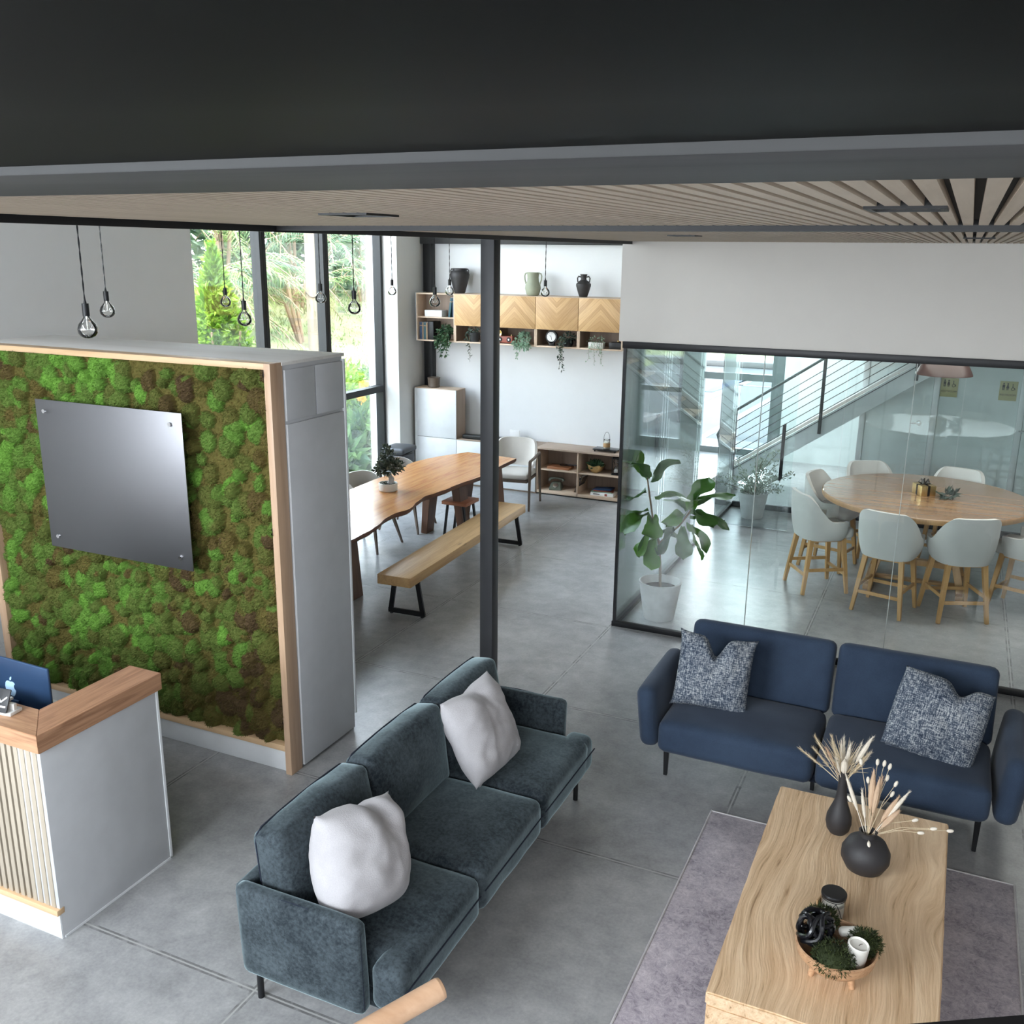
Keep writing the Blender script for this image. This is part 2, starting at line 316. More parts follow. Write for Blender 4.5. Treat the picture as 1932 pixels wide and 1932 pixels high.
# ---------------------------------------------------------------- mesh helpers
def rotm(r): return Euler(r).to_matrix().to_4x4()
class MB:
    def __init__(s): s.bm = bmesh.new()
    def _join(s, t, mx=None):
        if mx is not None: bmesh.ops.transform(t, matrix=mx, verts=t.verts)
        me = bpy.data.meshes.new('x'); t.to_mesh(me); s.bm.from_mesh(me); bpy.data.meshes.remove(me); t.free(); return s
    def box(s, lo, hi, bev=0, rot=None, seg=2):
        c = [(a+b)/2 for a, b in zip(lo, hi)]; d = [abs(b-a) for a, b in zip(lo, hi)]
        t = bmesh.new(); bmesh.ops.create_cube(t, size=1); bmesh.ops.scale(t, vec=d, verts=t.verts)
        if bev: bmesh.ops.bevel(t, geom=t.edges[:], offset=bev, segments=seg, affect='EDGES', profile=.5)
        return s._join(t, Matrix.Translation(c) @ (rotm(rot) if rot else Matrix.Identity(4)))
    def cyl(s, p0, p1, r0, r1=None, n=16, caps=True):
        r1 = r0 if r1 is None else r1; p0, p1 = Vector(p0), Vector(p1); d = p1-p0
        t = bmesh.new(); bmesh.ops.create_cone(t, cap_ends=caps, segments=n, radius1=r0, radius2=r1, depth=d.length)
        return s._join(t, Matrix.Translation((p0+p1)/2) @ d.to_track_quat('Z', 'Y').to_matrix().to_4x4())
    def bar(s, p0, p1, w, h, bev=.002, w1=None, h1=None):
        p0, p1 = Vector(p0), Vector(p1); d = p1-p0; t = bmesh.new(); bmesh.ops.create_cube(t, size=1)
        for v in t.verts:
            top = v.co.z > 0
            v.co.x *= (w1 if (top and w1) else w); v.co.y *= (h1 if (top and h1) else h); v.co.z *= d.length
        if bev: bmesh.ops.bevel(t, geom=t.edges[:], offset=bev, segments=1, affect='EDGES')
        dz = d.normalized(); x = Vector((1, 0, 0)) if abs(dz.x) < .8 else Vector((0, 1, 0))
        y = dz.cross(x).normalized(); x = y.cross(dz).normalized()
        return s._join(t, Matrix.Translation((p0+p1)/2) @ Matrix((x, y, dz)).transposed().to_4x4())
    def sph(s, c, r, sc_=(1,1,1), n=16, rot=None):
        t = bmesh.new(); bmesh.ops.create_uvsphere(t, u_segments=n, v_segments=max(6, n//2+2), radius=r)
        return s._join(t, Matrix.Translation(c) @ (rotm(rot) if rot else Matrix.Identity(4)) @ Matrix.Diagonal((*sc_, 1)))
    def lathe(s, prof, c=(0,0,0), n=32, mx=None):
        t = bmesh.new(); rings = []
        for r, z in prof:
            if r < 1e-5: rings.append([t.verts.new((0, 0, z))])
            else: rings.append([t.verts.new((r*math.cos(2*PI*i/n), r*math.sin(2*PI*i/n), z)) for i in range(n)])
        for a, b in zip(rings, rings[1:]):
            for i in range(n):
                j = (i+1) % n
                if len(a) == 1 and len(b) == 1: continue
                if len(a) == 1: t.faces.new((a[0], b[i], b[j]))
                elif len(b) == 1: t.faces.new((a[i], a[j], b[0]))
                else: t.faces.new((a[i], a[j], b[j], b[i]))
        bmesh.ops.recalc_face_normals(t, faces=t.faces)
        return s._join(t, Matrix.Translation(c) @ (mx if mx is not None else Matrix.Identity(4)))
    def tube(s, pts, r, n=8, closed=False, taper=None):
        pts = [Vector(p) for p in pts]; t = bmesh.new(); rings = []; N = len(pts); prev = None
        for i, p in enumerate(pts):
            a = pts[(i-1) % N] if (i or closed) else p; b = pts[(i+1) % N] if (i < N-1 or closed) else p
            d = (b-a).normalized(); u = prev if prev is not None else (Vector((0, 0, 1)) if abs(d.z) < .9 else Vector((1, 0, 0)))
            u = (u - d*u.dot(d)).normalized(); prev = u; v = d.cross(u)
            rr = r*(taper[i] if taper else 1)
            rings.append([t.verts.new(p+(u*math.cos(2*PI*k/n)+v*math.sin(2*PI*k/n))*rr) for k in range(n)])
        for i in range(N if closed else N-1):
            a, b = rings[i], rings[(i+1) % N]
            for k in range(n): t.faces.new((a[k], a[(k+1) % n], b[(k+1) % n], b[k]))
        if not closed:
            t.faces.new(rings[0][::-1]); t.faces.new(rings[-1])
        bmesh.ops.recalc_face_normals(t, faces=t.faces); return s._join(t)
    def prism(s, poly, z0, z1, bev=0, mx=None):
        t = bmesh.new(); a = [t.verts.new((x, y, z0)) for x, y in poly]; b = [t.verts.new((x, y, z1)) for x, y in poly]; n = len(poly)
        t.faces.new(a[::-1]); t.faces.new(b)
        for i in range(n): t.faces.new((a[i], a[(i+1) % n], b[(i+1) % n], b[i]))
        bmesh.ops.recalc_face_normals(t, faces=t.faces)
        if bev: bmesh.ops.bevel(t, geom=[e for e in t.edges if e.is_manifold and e.calc_face_angle(0) > .6], offset=bev, segments=2, affect='EDGES')
        return s._join(t, mx)
    def cushion(s, lo, hi, r=.04, puff=(0, 0, .0), rot=None, pivot=None, n=12, wob=0, dim=None, seed=0):
        h = [abs(b-a)/2 for a, b in zip(lo, hi)]; c = Vector([(a+b)/2 for a, b in zip(lo, hi)])
        t = bmesh.new(); bmesh.ops.create_cube(t, size=2); bmesh.ops.subdivide_edges(t, edges=t.edges[:], cuts=n, use_grid_fill=True)
        for v in t.verts:
            q = [0, 0, 0]
            for i in range(3):
                k = v.co[i]; k = math.copysign(abs(k)**.8, k); q[i] = k*h[i]
            inn = [max(-(h[i]-r), min(h[i]-r, q[i])) for i in range(3)]
            d = Vector(q)-Vector(inn)
            if d.length > 1e-7: d = d.normalized()*r
            p = Vector(inn)+d
            for i in range(3):
                if puff[i]:
                    j, k = (i+1) % 3, (i+2) % 3
                    g = max(0, 1-(p[j]/h[j])**2)*max(0, 1-(p[k]/h[k])**2)
                    p[i] += math.copysign(1, p[i])*puff[i]*g if abs(p[i]) > 1e-6 else 0
            if dim:
                for (ax, sg, u, w_, rad, dep) in dim:
                    j, k = [(1, 2), (0, 2), (0, 1)][ax]
                    if p[ax]*sg > 0:
                        p[ax] -= sg*dep*math.exp(-((p[j]-u)**2+(p[k]-w_)**2)/rad**2)
            if wob: 
                nn = noise.noise_vector(Vector(p)*6+Vector((seed, seed*2, 0))); p += nn*wob
            v.co = p
        mx = Matrix.Translation(c)
        if rot:
            pv = Vector(pivot) if pivot else c
            mx = Matrix.Translation(pv) @ rotm(rot) @ Matrix.Translation(-pv) @ mx
        return s._join(t, mx)
    def grid(s, P, closed_u=False, thick=0):
        """P[i][j] points; builds a surface, optionally thickened"""
        t = bmesh.new(); V = [[t.verts.new(p) for p in row] for row in P]; nu = len(P); nv = len(P[0])
        for i in range(nu if closed_u else nu-1):
            for j in range(nv-1):
                t.faces.new((V[i][j], V[(i+1) % nu][j], V[(i+1) % nu][j+1], V[i][j+1]))
        if thick: bmesh.ops.recalc_face_normals(t, faces=t.faces); bmesh.ops.solidify(t, geom=t.faces[:], thickness=thick)
        bmesh.ops.recalc_face_normals(t, faces=t.faces)
        return s._join(t)
    def text(s, body, size, mx, ext=.001):
        cu = bpy.data.curves.new('t', 'FONT'); cu.body = body; cu.size = size; cu.extrude = ext; cu.align_x = 'CENTER'; cu.align_y = 'CENTER'
        o = bpy.data.objects.new('t', cu); C.objects.link(o); dg = bpy.context.evaluated_depsgraph_get(); dg.update()
        me = bpy.data.meshes.new_from_object(o.evaluated_get(dg)); me.transform(mx); s.bm.from_mesh(me)
        bpy.data.objects.remove(o); bpy.data.curves.remove(cu); bpy.data.meshes.remove(me); return s
def obj(name, mb, mat, parent=None, loc=(0,0,0), rz=0, smooth=True, ang=38):
    me = bpy.data.meshes.new(name)
    if isinstance(mb, MB):
        bm = mb.bm
        if smooth:
            for fc in bm.faces: fc.smooth = True
            for e in bm.edges:
                if len(e.link_faces) != 2 or e.calc_face_angle(0) > math.radians(ang): e.smooth = False
        bm.to_mesh(me); bm.free()
    else:
        V, F = mb; me.from_pydata(V, [], F); me.update()
        if smooth:
            for p in me.polygons: p.use_smooth = True
    for mm in (mat if isinstance(mat, list) else [mat]): me.materials.append(M[mm] if isinstance(mm, str) else mm)
    o = bpy.data.objects.new(name, me); C.objects.link(o); o.location = loc; o.rotation_euler = (0, 0, rz)
    if parent is not None: o.parent = parent
    return o
def tag(o, label, cat, group=None, kind=None):
    o['label'] = label; o['category'] = cat
    if group: o['group'] = group
    if kind: o['kind'] = kind
    return o
def thing(name, label, cat, loc=(0,0,0), rz=0, group=None, rot=None):
    o = bpy.data.objects.new(name, None); C.objects.link(o); o.empty_display_size = .1
    o.location = loc; o.rotation_euler = rot if rot else (0, 0, rz); return tag(o, label, cat, group)
def struct(name, mb, mat, **k):
    o = obj(name, mb, mat, **k); o['kind'] = 'structure'; return o
def copy_tree(o, parent=None):
    c = o.copy(); C.objects.link(c)
    if parent is not None: c.parent = parent
    for ch in list(o.children): copy_tree(ch, c)
    return c
def dup(o, label, loc, rz=0, rot=None):
    c = copy_tree(o); c.location = loc; c.rotation_euler = rot if rot else (0, 0, rz); c['label'] = label; return c
def leaves(cen, rad, n, size, seed=0, up=.3, shell=.5, asp=.45, fn=None):
    """scatter of small folded leaves inside an ellipsoid"""
    rg = np.random.default_rng(seed); V = []; F = []
    d = rg.normal(size=(n, 3)); d /= np.linalg.norm(d, axis=1)[:, None]; rr = (shell+(1-shell)*rg.random(n))[:, None]
    P = np.array(cen)+d*rr*np.array(rad)
    if fn: P = fn(P, rg)
    D = d*.8+rg.normal(size=(len(P), 3))*.7; D[:, 2] += up; D /= np.linalg.norm(D, axis=1)[:, None]
    S = np.cross(D, rg.normal(size=(len(P), 3))); S /= np.linalg.norm(S, axis=1)[:, None]; Nn = np.cross(D, S)
    sz = size*(.6+.8*rg.random(len(P)))[:, None]
    a = P; b = P+D*sz*.5+S*sz*asp*.5+Nn*sz*.12; c = P+D*sz; e = P+D*sz*.5-S*sz*asp*.5+Nn*sz*.12
    V = np.stack([a, b, c, e], 1).reshape(-1, 3).tolist(); k = len(P); F = [(4*i, 4*i+1, 4*i+2, 4*i+3) for i in range(k)]
    return V, F
def merge(*ms):
    V = []; F = []
    for v, f in ms:
        o = len(V); V += list(v); F += [tuple(i+o for i in q) for q in f]
    return V, F
# ================================================================ SETTING
struct('floor', MB().box((-7.3, -3, -.1), (4, 15.85, 0)), 'concrete')
# left wall (solid part), recessed window bay, corner pier
struct('wall_left', MB().box((-7.45, -3, 0), (-6.97, 7.58, 4.3)), 'wall')
struct('wall_left_pier', MB().box((-7.45, 11.42, 0), (-6.97, 12.17, 4.3)), 'wall')
struct('wall_back', MB().box((-7.45, 12.17, 0), (-3.82, 12.30, 4.3)).box((-3.82, 12.17, 2.62), (-2.56, 12.30, 4.3)), 'wallback')
struct('wall_front', MB().box((-7.3, -3.15, 0), (4, -3, 4.3)), 'wall')
struct('wall_right', MB().box((4, -3, 0), (4.15, 15.85, 4.3)), 'wall')
struct('ceiling', MB().box((-7.45, -3.15, 4.3), (4.15, 15.85, 4.4)), 'ceil')
struct('wall_header', MB().box((-2.56, 7.66, 2.495), (4, 7.80, 4.3)).box((-2.56, 7.8, 2.495), (-2.44, 12.3, 4.3)), 'header')
struct('ceiling_conference', MB().box((-2.44, 7.80, 2.70), (4, 12.33, 2.76)), 'ceil')
struct('ceiling_hall', MB().box((-7.3, 12.30, 2.70), (4, 15.85, 2.76)), 'ceil')
struct('wall_hall_upper', MB().box((-7.45, 15.72, 2.60), (4.15, 15.85, 4.3)).box((-7.45, 12.30, 2.0), (-7.3, 15.85, 4.3)), 'hall')
# steel beam along the back wall and black corner column
struct('trim_back_beam', MB().box((-6.97, 12.04, 3.285), (-2.56, 12.17, 3.62), .004), 'dgrey')
struct('trim_corner_column', MB().box((-6.93, 12.05, 0), (-6.80, 12.165, 3.30), .004), 'black')
# side window wall
def winbay(n, y0, y1):
    t = thing('window_%d' % n, 'x', 'window'); 
    for k in ('label', 'category'): del t[k]
    t['kind'] = 'structure'; t.location = (-7.25, y0, 0); L = y1-y0; b = MB()
    b.box((-.06, 0, 0), (.06, .05, 4.3)).box((-.06, L-.05, 0), (.06, L, 4.3)).box((-.06, .05, 0), (.06, L-.05, .06)).box((-.06, .05, 1.30), (.06, L-.05, 1.385)).box((-.06, .05, 4.2), (.06, L-.05, 4.3))
    obj('window_frame', b, 'mull', t, smooth=False)
    obj('upper_pane', MB().box((-.006, .05, 1.385), (.006, L-.05, 4.2)), 'pglass', t, smooth=False)
    obj('lower_pane', MB().box((-.006, .05, .06), (.006, L-.05, 1.30)), 'pglass', t, smooth=False)
for i, (a, b_) in enumerate([(7.60, 8.93), (8.935, 10.12), (10.125, 11.41)]): winbay(i+1, a, b_)
# overhead: dark beam and grey board in front, slatted ceiling with a black beam between its two fields
struct('trim_front_beam', MB().box((-2.48, .18, 3.27), (4, .66, 4.3), .003), 'blackbeam')
struct('trim_front_board', MB().box((-2.48, .66, 3.262), (4, .925, 3.32), .002), 'strip')
struct('trim_mid_beam', MB().box((-2.48, 3.17, 3.268), (4, 3.24, 3.34)).box((-2.48, 3.24, 3.275), (4, 3.42, 3.34)), 'dgrey')
struct('trim_ceiling_edge', MB().box((-2.50, .66, 3.262), (-2.478, 7.66, 4.3)), 'black')
def slats(name, y0, y1):
    b = MB(); x = -2.463
    bm = b.bm
    while x < 3.98:
        x0 = x+.007; x1 = x+.033; 
        vs = [bm.verts.new(p) for p in ((x0, y0, 3.285), (x1, y0, 3.285), (x1, y1, 3.285), (x0, y1, 3.285), (x0, y0, 3.300), (x1, y0, 3.300), (x1, y1, 3.300), (x0, y1, 3.300))]
        for q in ((0, 3, 2, 1), (0, 1, 5, 4), (1, 2, 6, 5), (2, 3, 7, 6), (3, 0, 4, 7), (4, 5, 6, 7)): bm.faces.new([vs[k] for k in q])
        x += .0397
    struct(name, b, 'slat', smooth=False)
slats('ceiling_slats_near', .925, 3.17); slats('ceiling_slats_far', 3.42, 7.655)
struct('ceiling_slat_backing', MB().box((-2.478, .925, 3.3005), (4, 7.66, 3.33)), 'gap')
# conference glass: tracks and panes
struct('trim_glass_head', MB().box((-2.52, 7.635, 2.44), (4, 7.685, 2.495), .003).box((-2.52, 7.685, 2.44), (-2.46, 12.33, 2.495), .003), 'black')
struct('trim_glass_sill', MB().box((-2.52, 7.635, 0), (4, 7.685, .045), .003).box((-2.52, 7.69, 0), (-2.475, 10.44, .045), .003), 'black')
struct('trim_glass_sill_far', MB().box((-2.52, 11.38, 0), (-2.475, 12.36, .045), .003).box((-2.475, 12.31, 0), (4, 12.36, .07), .003), 'black')
seams = [-2.50, -1.365, -.27, .82, 1.95, 3.1, 4.0]
wn_ = 4
def sheet(lo, hi):
    b = MB(); k = min(range(3), key=lambda i: hi[i]-lo[i]); m_ = (lo[k]+hi[k])/2; a, c = [i for i in range(3) if i != k]; vs = []
    for u, v in ((lo[a], lo[c]), (hi[a], lo[c]), (hi[a], hi[c]), (lo[a], hi[c])):
        p = [0, 0, 0]; p[k] = m_; p[a] = u; p[c] = v; vs.append(b.bm.verts.new(p))
    b.bm.faces.new(vs); return b
def pane(lo, hi):
    global wn_
    o = struct('window_%d' % wn_, MB().box(lo, hi), 'tglass', smooth=False); wn_ += 1; return o
for a, b_ in zip(seams, seams[1:]): pane((a+.004, 7.654, .04), (b_-.004, 7.666, 2.45))
for x in seams[1:-1]: struct('trim_glass_joint', MB().box((x-.0025, 7.6535, .045), (x+.0025, 7.6665, 2.44)), 'edgeglass')
pane((-2.504, 7.69, .04), (-2.492, 9.05, 2.45)); pane((-2.504, 9.06, .04), (-2.492, 10.44, 2.45)); pane((-2.504, 11.40, .04), (-2.492, 12.32, 2.45))
for a, b_ in [(-2.47, -1.2), (-1.19, .1), (.11, 1.4), (1.41, 2.7), (2.71, 4)]: pane((a, 12.33, .06), (b_, 12.342, 2.45))
struct('trim_glass_corner', MB().box((-2.512, 7.642, .045), (-2.488, 7.666, 2.44)), 'black')
# open glass door in the side of the conference room
d = thing('door_1', '', ''); 
for k in ('label', 'category'): del d[k]
d['kind'] = 'structure'; d.location = (-2.47, 11.33, 0)
obj('door_leaf', MB().box((0, -.006, .03), (.86, .006, 2.42)), 'tglass', d, smooth=False)
obj('door_hinge', MB().box((-.05, -.02, .012), (.12, .02, .075), .003), 'black', d); obj('door_hinge', MB().box((-.05, -.02, 2.36), (.12, .02, 2.425), .003), 'black', d)
obj('door_handle', MB().box((.72, -.055, .64), (.745, -.03, 1.30), .004).box((.72, .03, .64), (.745, .055, 1.30), .004).cyl((.732, -.04, .75), (.732, .04, .75), .007).cyl((.732, -.04, 1.2), (.732, .04, 1.2), .007), 'black', d)
# hall beyond: restroom wall with doors, street front, far wall
struct('wall_hall', MB().box((-.62-.5, 14.0, 0), (4, 14.12, 2.7)), 'hall')
struct('wall_hall_return', MB().box((-2.45, 15.55, 0), (4, 15.7, 2.7)), 'hall')
struct('wall_corridor', MB().box((-7.3, 12.30, 0), (-5.35, 15.85, 2.7)), 'hall')
def hdoor(n, x0, knobx):
    t = thing('door_%d' % n, '', '');
    for k in ('label', 'category'): del t[k]
    t['kind'] = 'structure'; t.location = (x0, 13.99, 0)
    obj('door_leaf', MB().box((.05, -.03, .01), (.86, .0, 2.1), .003), 'hall', t)
    obj('door_frame', MB().box((-.03, -.05, 0), (.045, .01, 2.16), .003).box((.865, -.05, 0), (.94, .01, 2.16), .003).box((-.03, -.05, 2.105), (.94, .01, 2.18), .003), 'white', t)
    obj('door_handle', MB().cyl((knobx, -.03, 1.02), (knobx, -.045, 1.02), .036, .034, 20).cyl((knobx, -.045, 1.02), (knobx, -.08, 1.02), .012).bar((knobx, -.08, 1.02), (knobx-.11, -.085, 1.02), .016, .02, .004), 'chrome', t)
hdoor(2, -1.12, .735); hdoor(3, .80, .12)
def street():
    t = thing('window_20', '', '')
    for k in ('label', 'category'): del t[k]
    t['kind'] = 'structure'; t.location = (0, 15.75, 0)
    b = MB(); H_ = 2.7
    for x0, x1 in ((-5.35, -5.2), (-4.93, -4.79), (-4.10, -3.76), (-2.66, -2.45)): b.box((x0, -.07, 0), (x1, .07, H_))
    for x0, x1, z0, z1 in ((-4.79, -4.10, 0, .17), (-4.79, -4.10, .96, 1.04), (-3.76, -2.66, 0, .10), (-3.76, -2.66, 1.22, 1.33), (-5.2, -4.93, 0, .1), (-4.79, -4.10, 2.5, 2.7), (-3.76, -2.66, 2.5, 2.7)): b.box((x0, -.05, z0), (x1, .05, z1))
    obj('window_frame', b, 'alum', t, smooth=False)
    for x0, x1 in ((-5.2, -4.93), (-4.79, -4.10), (-3.76, -2.66)): obj('pane', MB().box((x0, -.005, .1), (x1, .005, 2.5)), 'pglass', t, smooth=False)
    h = MB()
    for z in (.90, 1.10): h.tube([(-4.82, -.05, z), (-4.82, -.12, z), (-4.74, -.12, z), (-4.72, -.12, z+(.06 if z > 1 else -.06))], .012, 8)
    obj('door_handle', h, 'dgrey', t)
    # lettering strokes on the door glass, seen from behind
    g = MB()
    for k, (x, dx) in enumerate([(-4.77, .13), (-4.70, .12), (-4.52, -.10), (-4.62, .11), (-4.50, .12), (-4.44, .11), (-4.40, .14)]):
        g.bar((x, .008, 1.80), (x+dx, .008, 1.62), .03 if k % 2 else .018, .002, 0)
    obj('lettering', g, 'alum', t, smooth=False)
street()
# steel column standing behind the green sofa
struct('trim_column', MB().box((-2.955, 5.90, 0), (-2.855, 6.00, 3.6), .004), 'dgrey')
# ================================================================ OUTSIDE
def bankz(x, y):
    d_ = max(0, -x-8.3); return -.12+min(d_, 6)*.30+max(0, d_-6)*.06+.08*noise.noise(Vector((x*.8, y*.8, 0)))+.03*noise.noise(Vector((x*4, y*4, 3)))
P = [[(-7.5-18*(i/44)**1.2, 4+j*.5, bankz(-7.5-18*(i/44)**1.2, 4+j*.5)) for j in range(72)] for i in range(45)]
tag(obj('grass_bank', MB().grid(P), 'bank'), 'sunlit grassy bank rising outside the tall side windows', 'ground')
rg = np.random.default_rng(5); gx = -8.3-12*rg.random(26000)**1.3; gy = 6+26*rg.random(26000)
GP = np.array([(x, y, bankz(x, y)) for x, y in zip(gx, gy)]); hh = (.05+.10*rg.random(len(GP)))*(np.array([noise.noise(Vector((x*.7, y*.7, 9))) for x, y in zip(gx, gy)])*1.2+.9).clip(.15, 2)
an = rg.random(len(GP))*6.28; w_ = np.stack([np.cos(an), np.sin(an), 0*an], 1)*.012; tl = np.stack([np.cos(an*3), np.sin(an*3), 0*an], 1)*hh[:, None]*.5; tl[:, 2] = hh
GV = np.stack([GP-w_, GP+w_, GP+tl], 1).reshape(-1, 3).tolist()
tag(obj('grass', (GV, [(3*i, 3*i+1, 3*i+2) for i in range(len(GP))]), 'grass', smooth=False), 'short yellow-green grass growing on the sunlit bank', 'grass', kind='stuff')
def palm(x, y, seed, h, nf, mat, label, spread=1.9, leaf=.42):
    rr = random.Random(seed); z0 = bankz(x, y); t = thing('palm', label, 'palm tree', (x, y, z0), 0, 'light arching palms on the bank' if mat == 'palm' else 'deep green palms on the bank')
    V = []; F = []; st = MB(); ns = 5
    bases = [(rr.uniform(-.35, .35), rr.uniform(-.45, .45), h*rr.uniform(.35, 1)) for _ in range(ns)]
    for bx, by, bh in bases: st.tube([(bx*.3, by*.3, -.1), (bx*.7, by*.7, bh*.5), (bx, by, bh)], .045, 6)
    for k in range(nf):
        bx, by, bh = bases[k % ns]; a = rr.uniform(0, 2*PI); L = spread*rr.uniform(.7, 1.15); el = rr.uniform(.35, 1.25); pts = []
        for i in range(15):
            s = i/14; r_ = L*s*math.cos(el*(1-.4*s)); z = bh+L*s*math.sin(el)*(1-.75*s)-.35*L*s*s*s
            pts.append(Vector((bx+math.cos(a)*r_, by+math.sin(a)*r_, z)))
        st.tube(pts[::3]+[pts[-1]], .012, 4)
        for i in range(2, 15):
            for q in (0, .5):
                if i+q > 14: continue
                p = pts[i].lerp(pts[min(14, i+1)], q); d_ = (pts[min(14, i+1)]-pts[i-1]).normalized(); sd_ = d_.cross(Vector((0, 0, 1))).normalized()
                ll = leaf*(1-abs(i/14-.45)*1.1)*rr.uniform(.8, 1.15)
                for sg in (-1, 1):
                    tip = p+sd_*sg*ll*.75+d_*ll*.6-Vector((0, 0, ll*rr.uniform(.25, .6))); wv = d_*.017
                    o = len(V); V += [tuple(p-wv), tuple(p+wv), tuple(tip)]; F.append((o, o+1, o+2))
    obj('fronds', (V, F), mat, t, smooth=False); obj('stems', st, 'bark', t); return t
pl = [(-12.5, 13.6, 1.4), (-13.3, 15.4, 1.9), (-12.8, 17.2, 1.5), (-13.8, 19.3, 1.9), (-13.2, 21.5, 1.6), (-14.2, 23.8, 1.9), (-15, 17.0, 2.3), (-15.5, 20.5, 2.4), (-15.2, 14.2, 2.3), (-13.6, 26.5, 1.8), (-12.2, 11.8, 1.5), (-15.8, 24, 2.4)]
for i, (x, y, h) in enumerate(pl):
    palm(x, y, 30+i, h, 22, 'palm' if i % 2 == 0 else 'palmd', ['light yellow-green arching palm on the bank outside the window', 'deeper green feathery palm among the clump outside the window'][i % 2], 2.3)
tag(obj('hedge', leaves((-17.5, 19, 3.6), (1.4, 15, 3.4), 13000, .35, 8, .3, .3), 'palmd', smooth=False), 'dense dark green hedge behind the palms on the bank', 'hedge')
def bush(name, x, y, z, rad, n, size, seed, mat, label, cat='bush', asp=.4, fn=None, stem=True):
    t = thing(name, label, cat, (x, y, z)); V = leaves((0, 0, rad[2]), rad, n, size, seed, .35, .45, asp, fn)
    obj('foliage', V, mat, t, smooth=False)
    if stem:
        b = MB()
        for k in range(6): a = k*1.05; b.tube([(0, 0, -.05), (math.cos(a)*rad[0]*.3, math.sin(a)*rad[1]*.3, rad[2]*.8), (math.cos(a)*rad[0]*.45, math.sin(a)*rad[1]*.45, rad[2]*1.3)], .015, 5)
        obj('stems', b, 'bark', t)
    return t
def cone(P, rg_):
    P = P.copy(); z = (P[:, 2]/3.3).clip(0, 1); k = (1.05-z)*(.85+.3*rg_.random(len(P))); P[:, 0] *= k; P[:, 1] *= k; return P
bush('tall_bush', -8.9, 10.05, .05, (.85, .85, 1.62), 9000, .11, 3, 'bush', 'tall bright lime-green conical bush close outside the left window pane', fn=cone)
bush('shrub', -9.3, 12.9, -.05, (.8, 1.1, .78), 5200, .10, 4, 'bush', 'rounded yellow-green shrub outside the right window pane')
bush('shrub', -9.1, 14.6, -.05, (.7, .9, .72), 4200, .11, 14, 'bushd', 'paler mottled shrub outside behind the dark corner frame of the window')
bush('low_plant', -8.3, 12.25, -.12, (.42, .55, .36), 700, .26, 6, 'hostas', 'broad-leaved green garden plant low outside the window beside the bin', 'plant', .5)
bush('low_plant', -8.2, 11.5, -.12, (.4, .5, .30), 520, .26, 9, 'hostas', 'broad-leaved garden plant outside the lower window pane beside the partition', 'plant', .5)
def flowerplant(x, y, z, label, seed):
    t = thing('flowering_plant', label, 'plant', (x, y, -.12)); b = MB(); b.tube([(0, 0, 0), (.03, 0, z*.5), (0, 0, z)], .008, 5); obj('stem', b, 'stem', t)
    obj('flower', leaves((0, 0, z), (.05, .05, .04), 40, .07, seed, .5, .2, .8), 'flower', t, smooth=False); obj('foliage', leaves((0, 0, z*.55), (.22, .25, z*.4), 260, .17, seed+1, .4, .3, .35), 'hostas', t, smooth=False)
flowerplant(-8.05, 12.12, 1.15, 'garden plant with the lower orange flower outside the window', 3)
flowerplant(-8.5, 12.85, 1.25, 'garden plant with the upper orange flower outside the window', 13)
t = thing('utility_pole', 'pale weathered wooden utility pole wrapped with wires outside the middle window', 'pole', (-10.5, 14.42, bankz(-10.5, 14.42)))
b = MB(); b.cyl((0, 0, -.3), (0, 0, 5), .16, .14, 20); obj('post', b, 'pole', t)
for z in (.55, .62, .78, .30, 1.9): obj('wire', MB().tube([(.165*math.cos(a*.4), .165*math.sin(a*.4), z+.05*math.sin(a+z*9)) for a in range(16)], .007, 5, True), 'black', t)
b = MB(); b.tube([(.17, .12+.10*math.cos(a*.45), .62+.26*math.sin(a*.45)) for a in range(14)], .018, 6, True).tube([(.18, .12+.08*math.cos(a*.45), .66+.2*math.sin(a*.45)) for a in range(14)], .016, 6, True)
obj('hose', b, 'orangehose', t)
# car park beyond the street front
tag(obj('car_park', MB().box((-30, 15.85, -.35), (20, 60, -.08)), 'asphalt'), 'bright sunlit grey asphalt car park beyond the glass entrance', 'ground')
tag(obj('pavement', MB().box((-12, 15.86, -.08), (8, 17.1, -.03), .01), 'concretewall'), 'pale concrete walkway strip just outside the entrance', 'pavement')
tag(obj('kerb', MB().box((-30, 29.0, -.08), (20, 29.6, .10), .03), 'concretewall'), 'long pale concrete kerb across the far side of the car park', 'kerb')
tag(obj('lawn', MB().box((-30, 29.61, -.08), (20, 45, .04)), 'bank'), 'dry grass verge beyond the far kerb of the car park', 'ground')
def stripe(pts, mat, label):
    tag(obj('road_marking', MB().prism(pts, -.08, -.072), mat, smooth=False), label, 'road marking')
stripe([(-4.20, 17.3), (-4.05, 17.3), (-3.72, 23.1), (-3.95, 23.1)], 'mwhite', 'white parking line nearest the entrance, seen under the glass handrail')
stripe([(-5.33, 21.6), (-5.17, 21.6), (-4.80, 27.3), (-5.10, 27.3)], 'mwhite', 'white parking line beside the blue stripe')
stripe([(-5.62, 23.4), (-5.38, 23.4), (-4.98, 26.6), (-5.34, 26.6)], 'mblue', 'blue parking line in the car park')
stripe([(-5.1, 24.9), (-3.6, 24.9), (-3.6, 25.08), (-5.1, 25.08)], 'mwhite', 'white hatching bar of the car park, nearest the building')
stripe([(-4.9, 26.2), (-3.4, 26.8), (-3.4, 27.05), (-4.9, 26.45)], 'mwhite', 'white hatching bar of the car park, farther from the building')
stripe([(-6.0, 18.4), (-5.85, 18.4), (-5.2, 20.6), (-5.35, 20.6)], 'mwhite', 'white parking line seen through the glass door bottom')
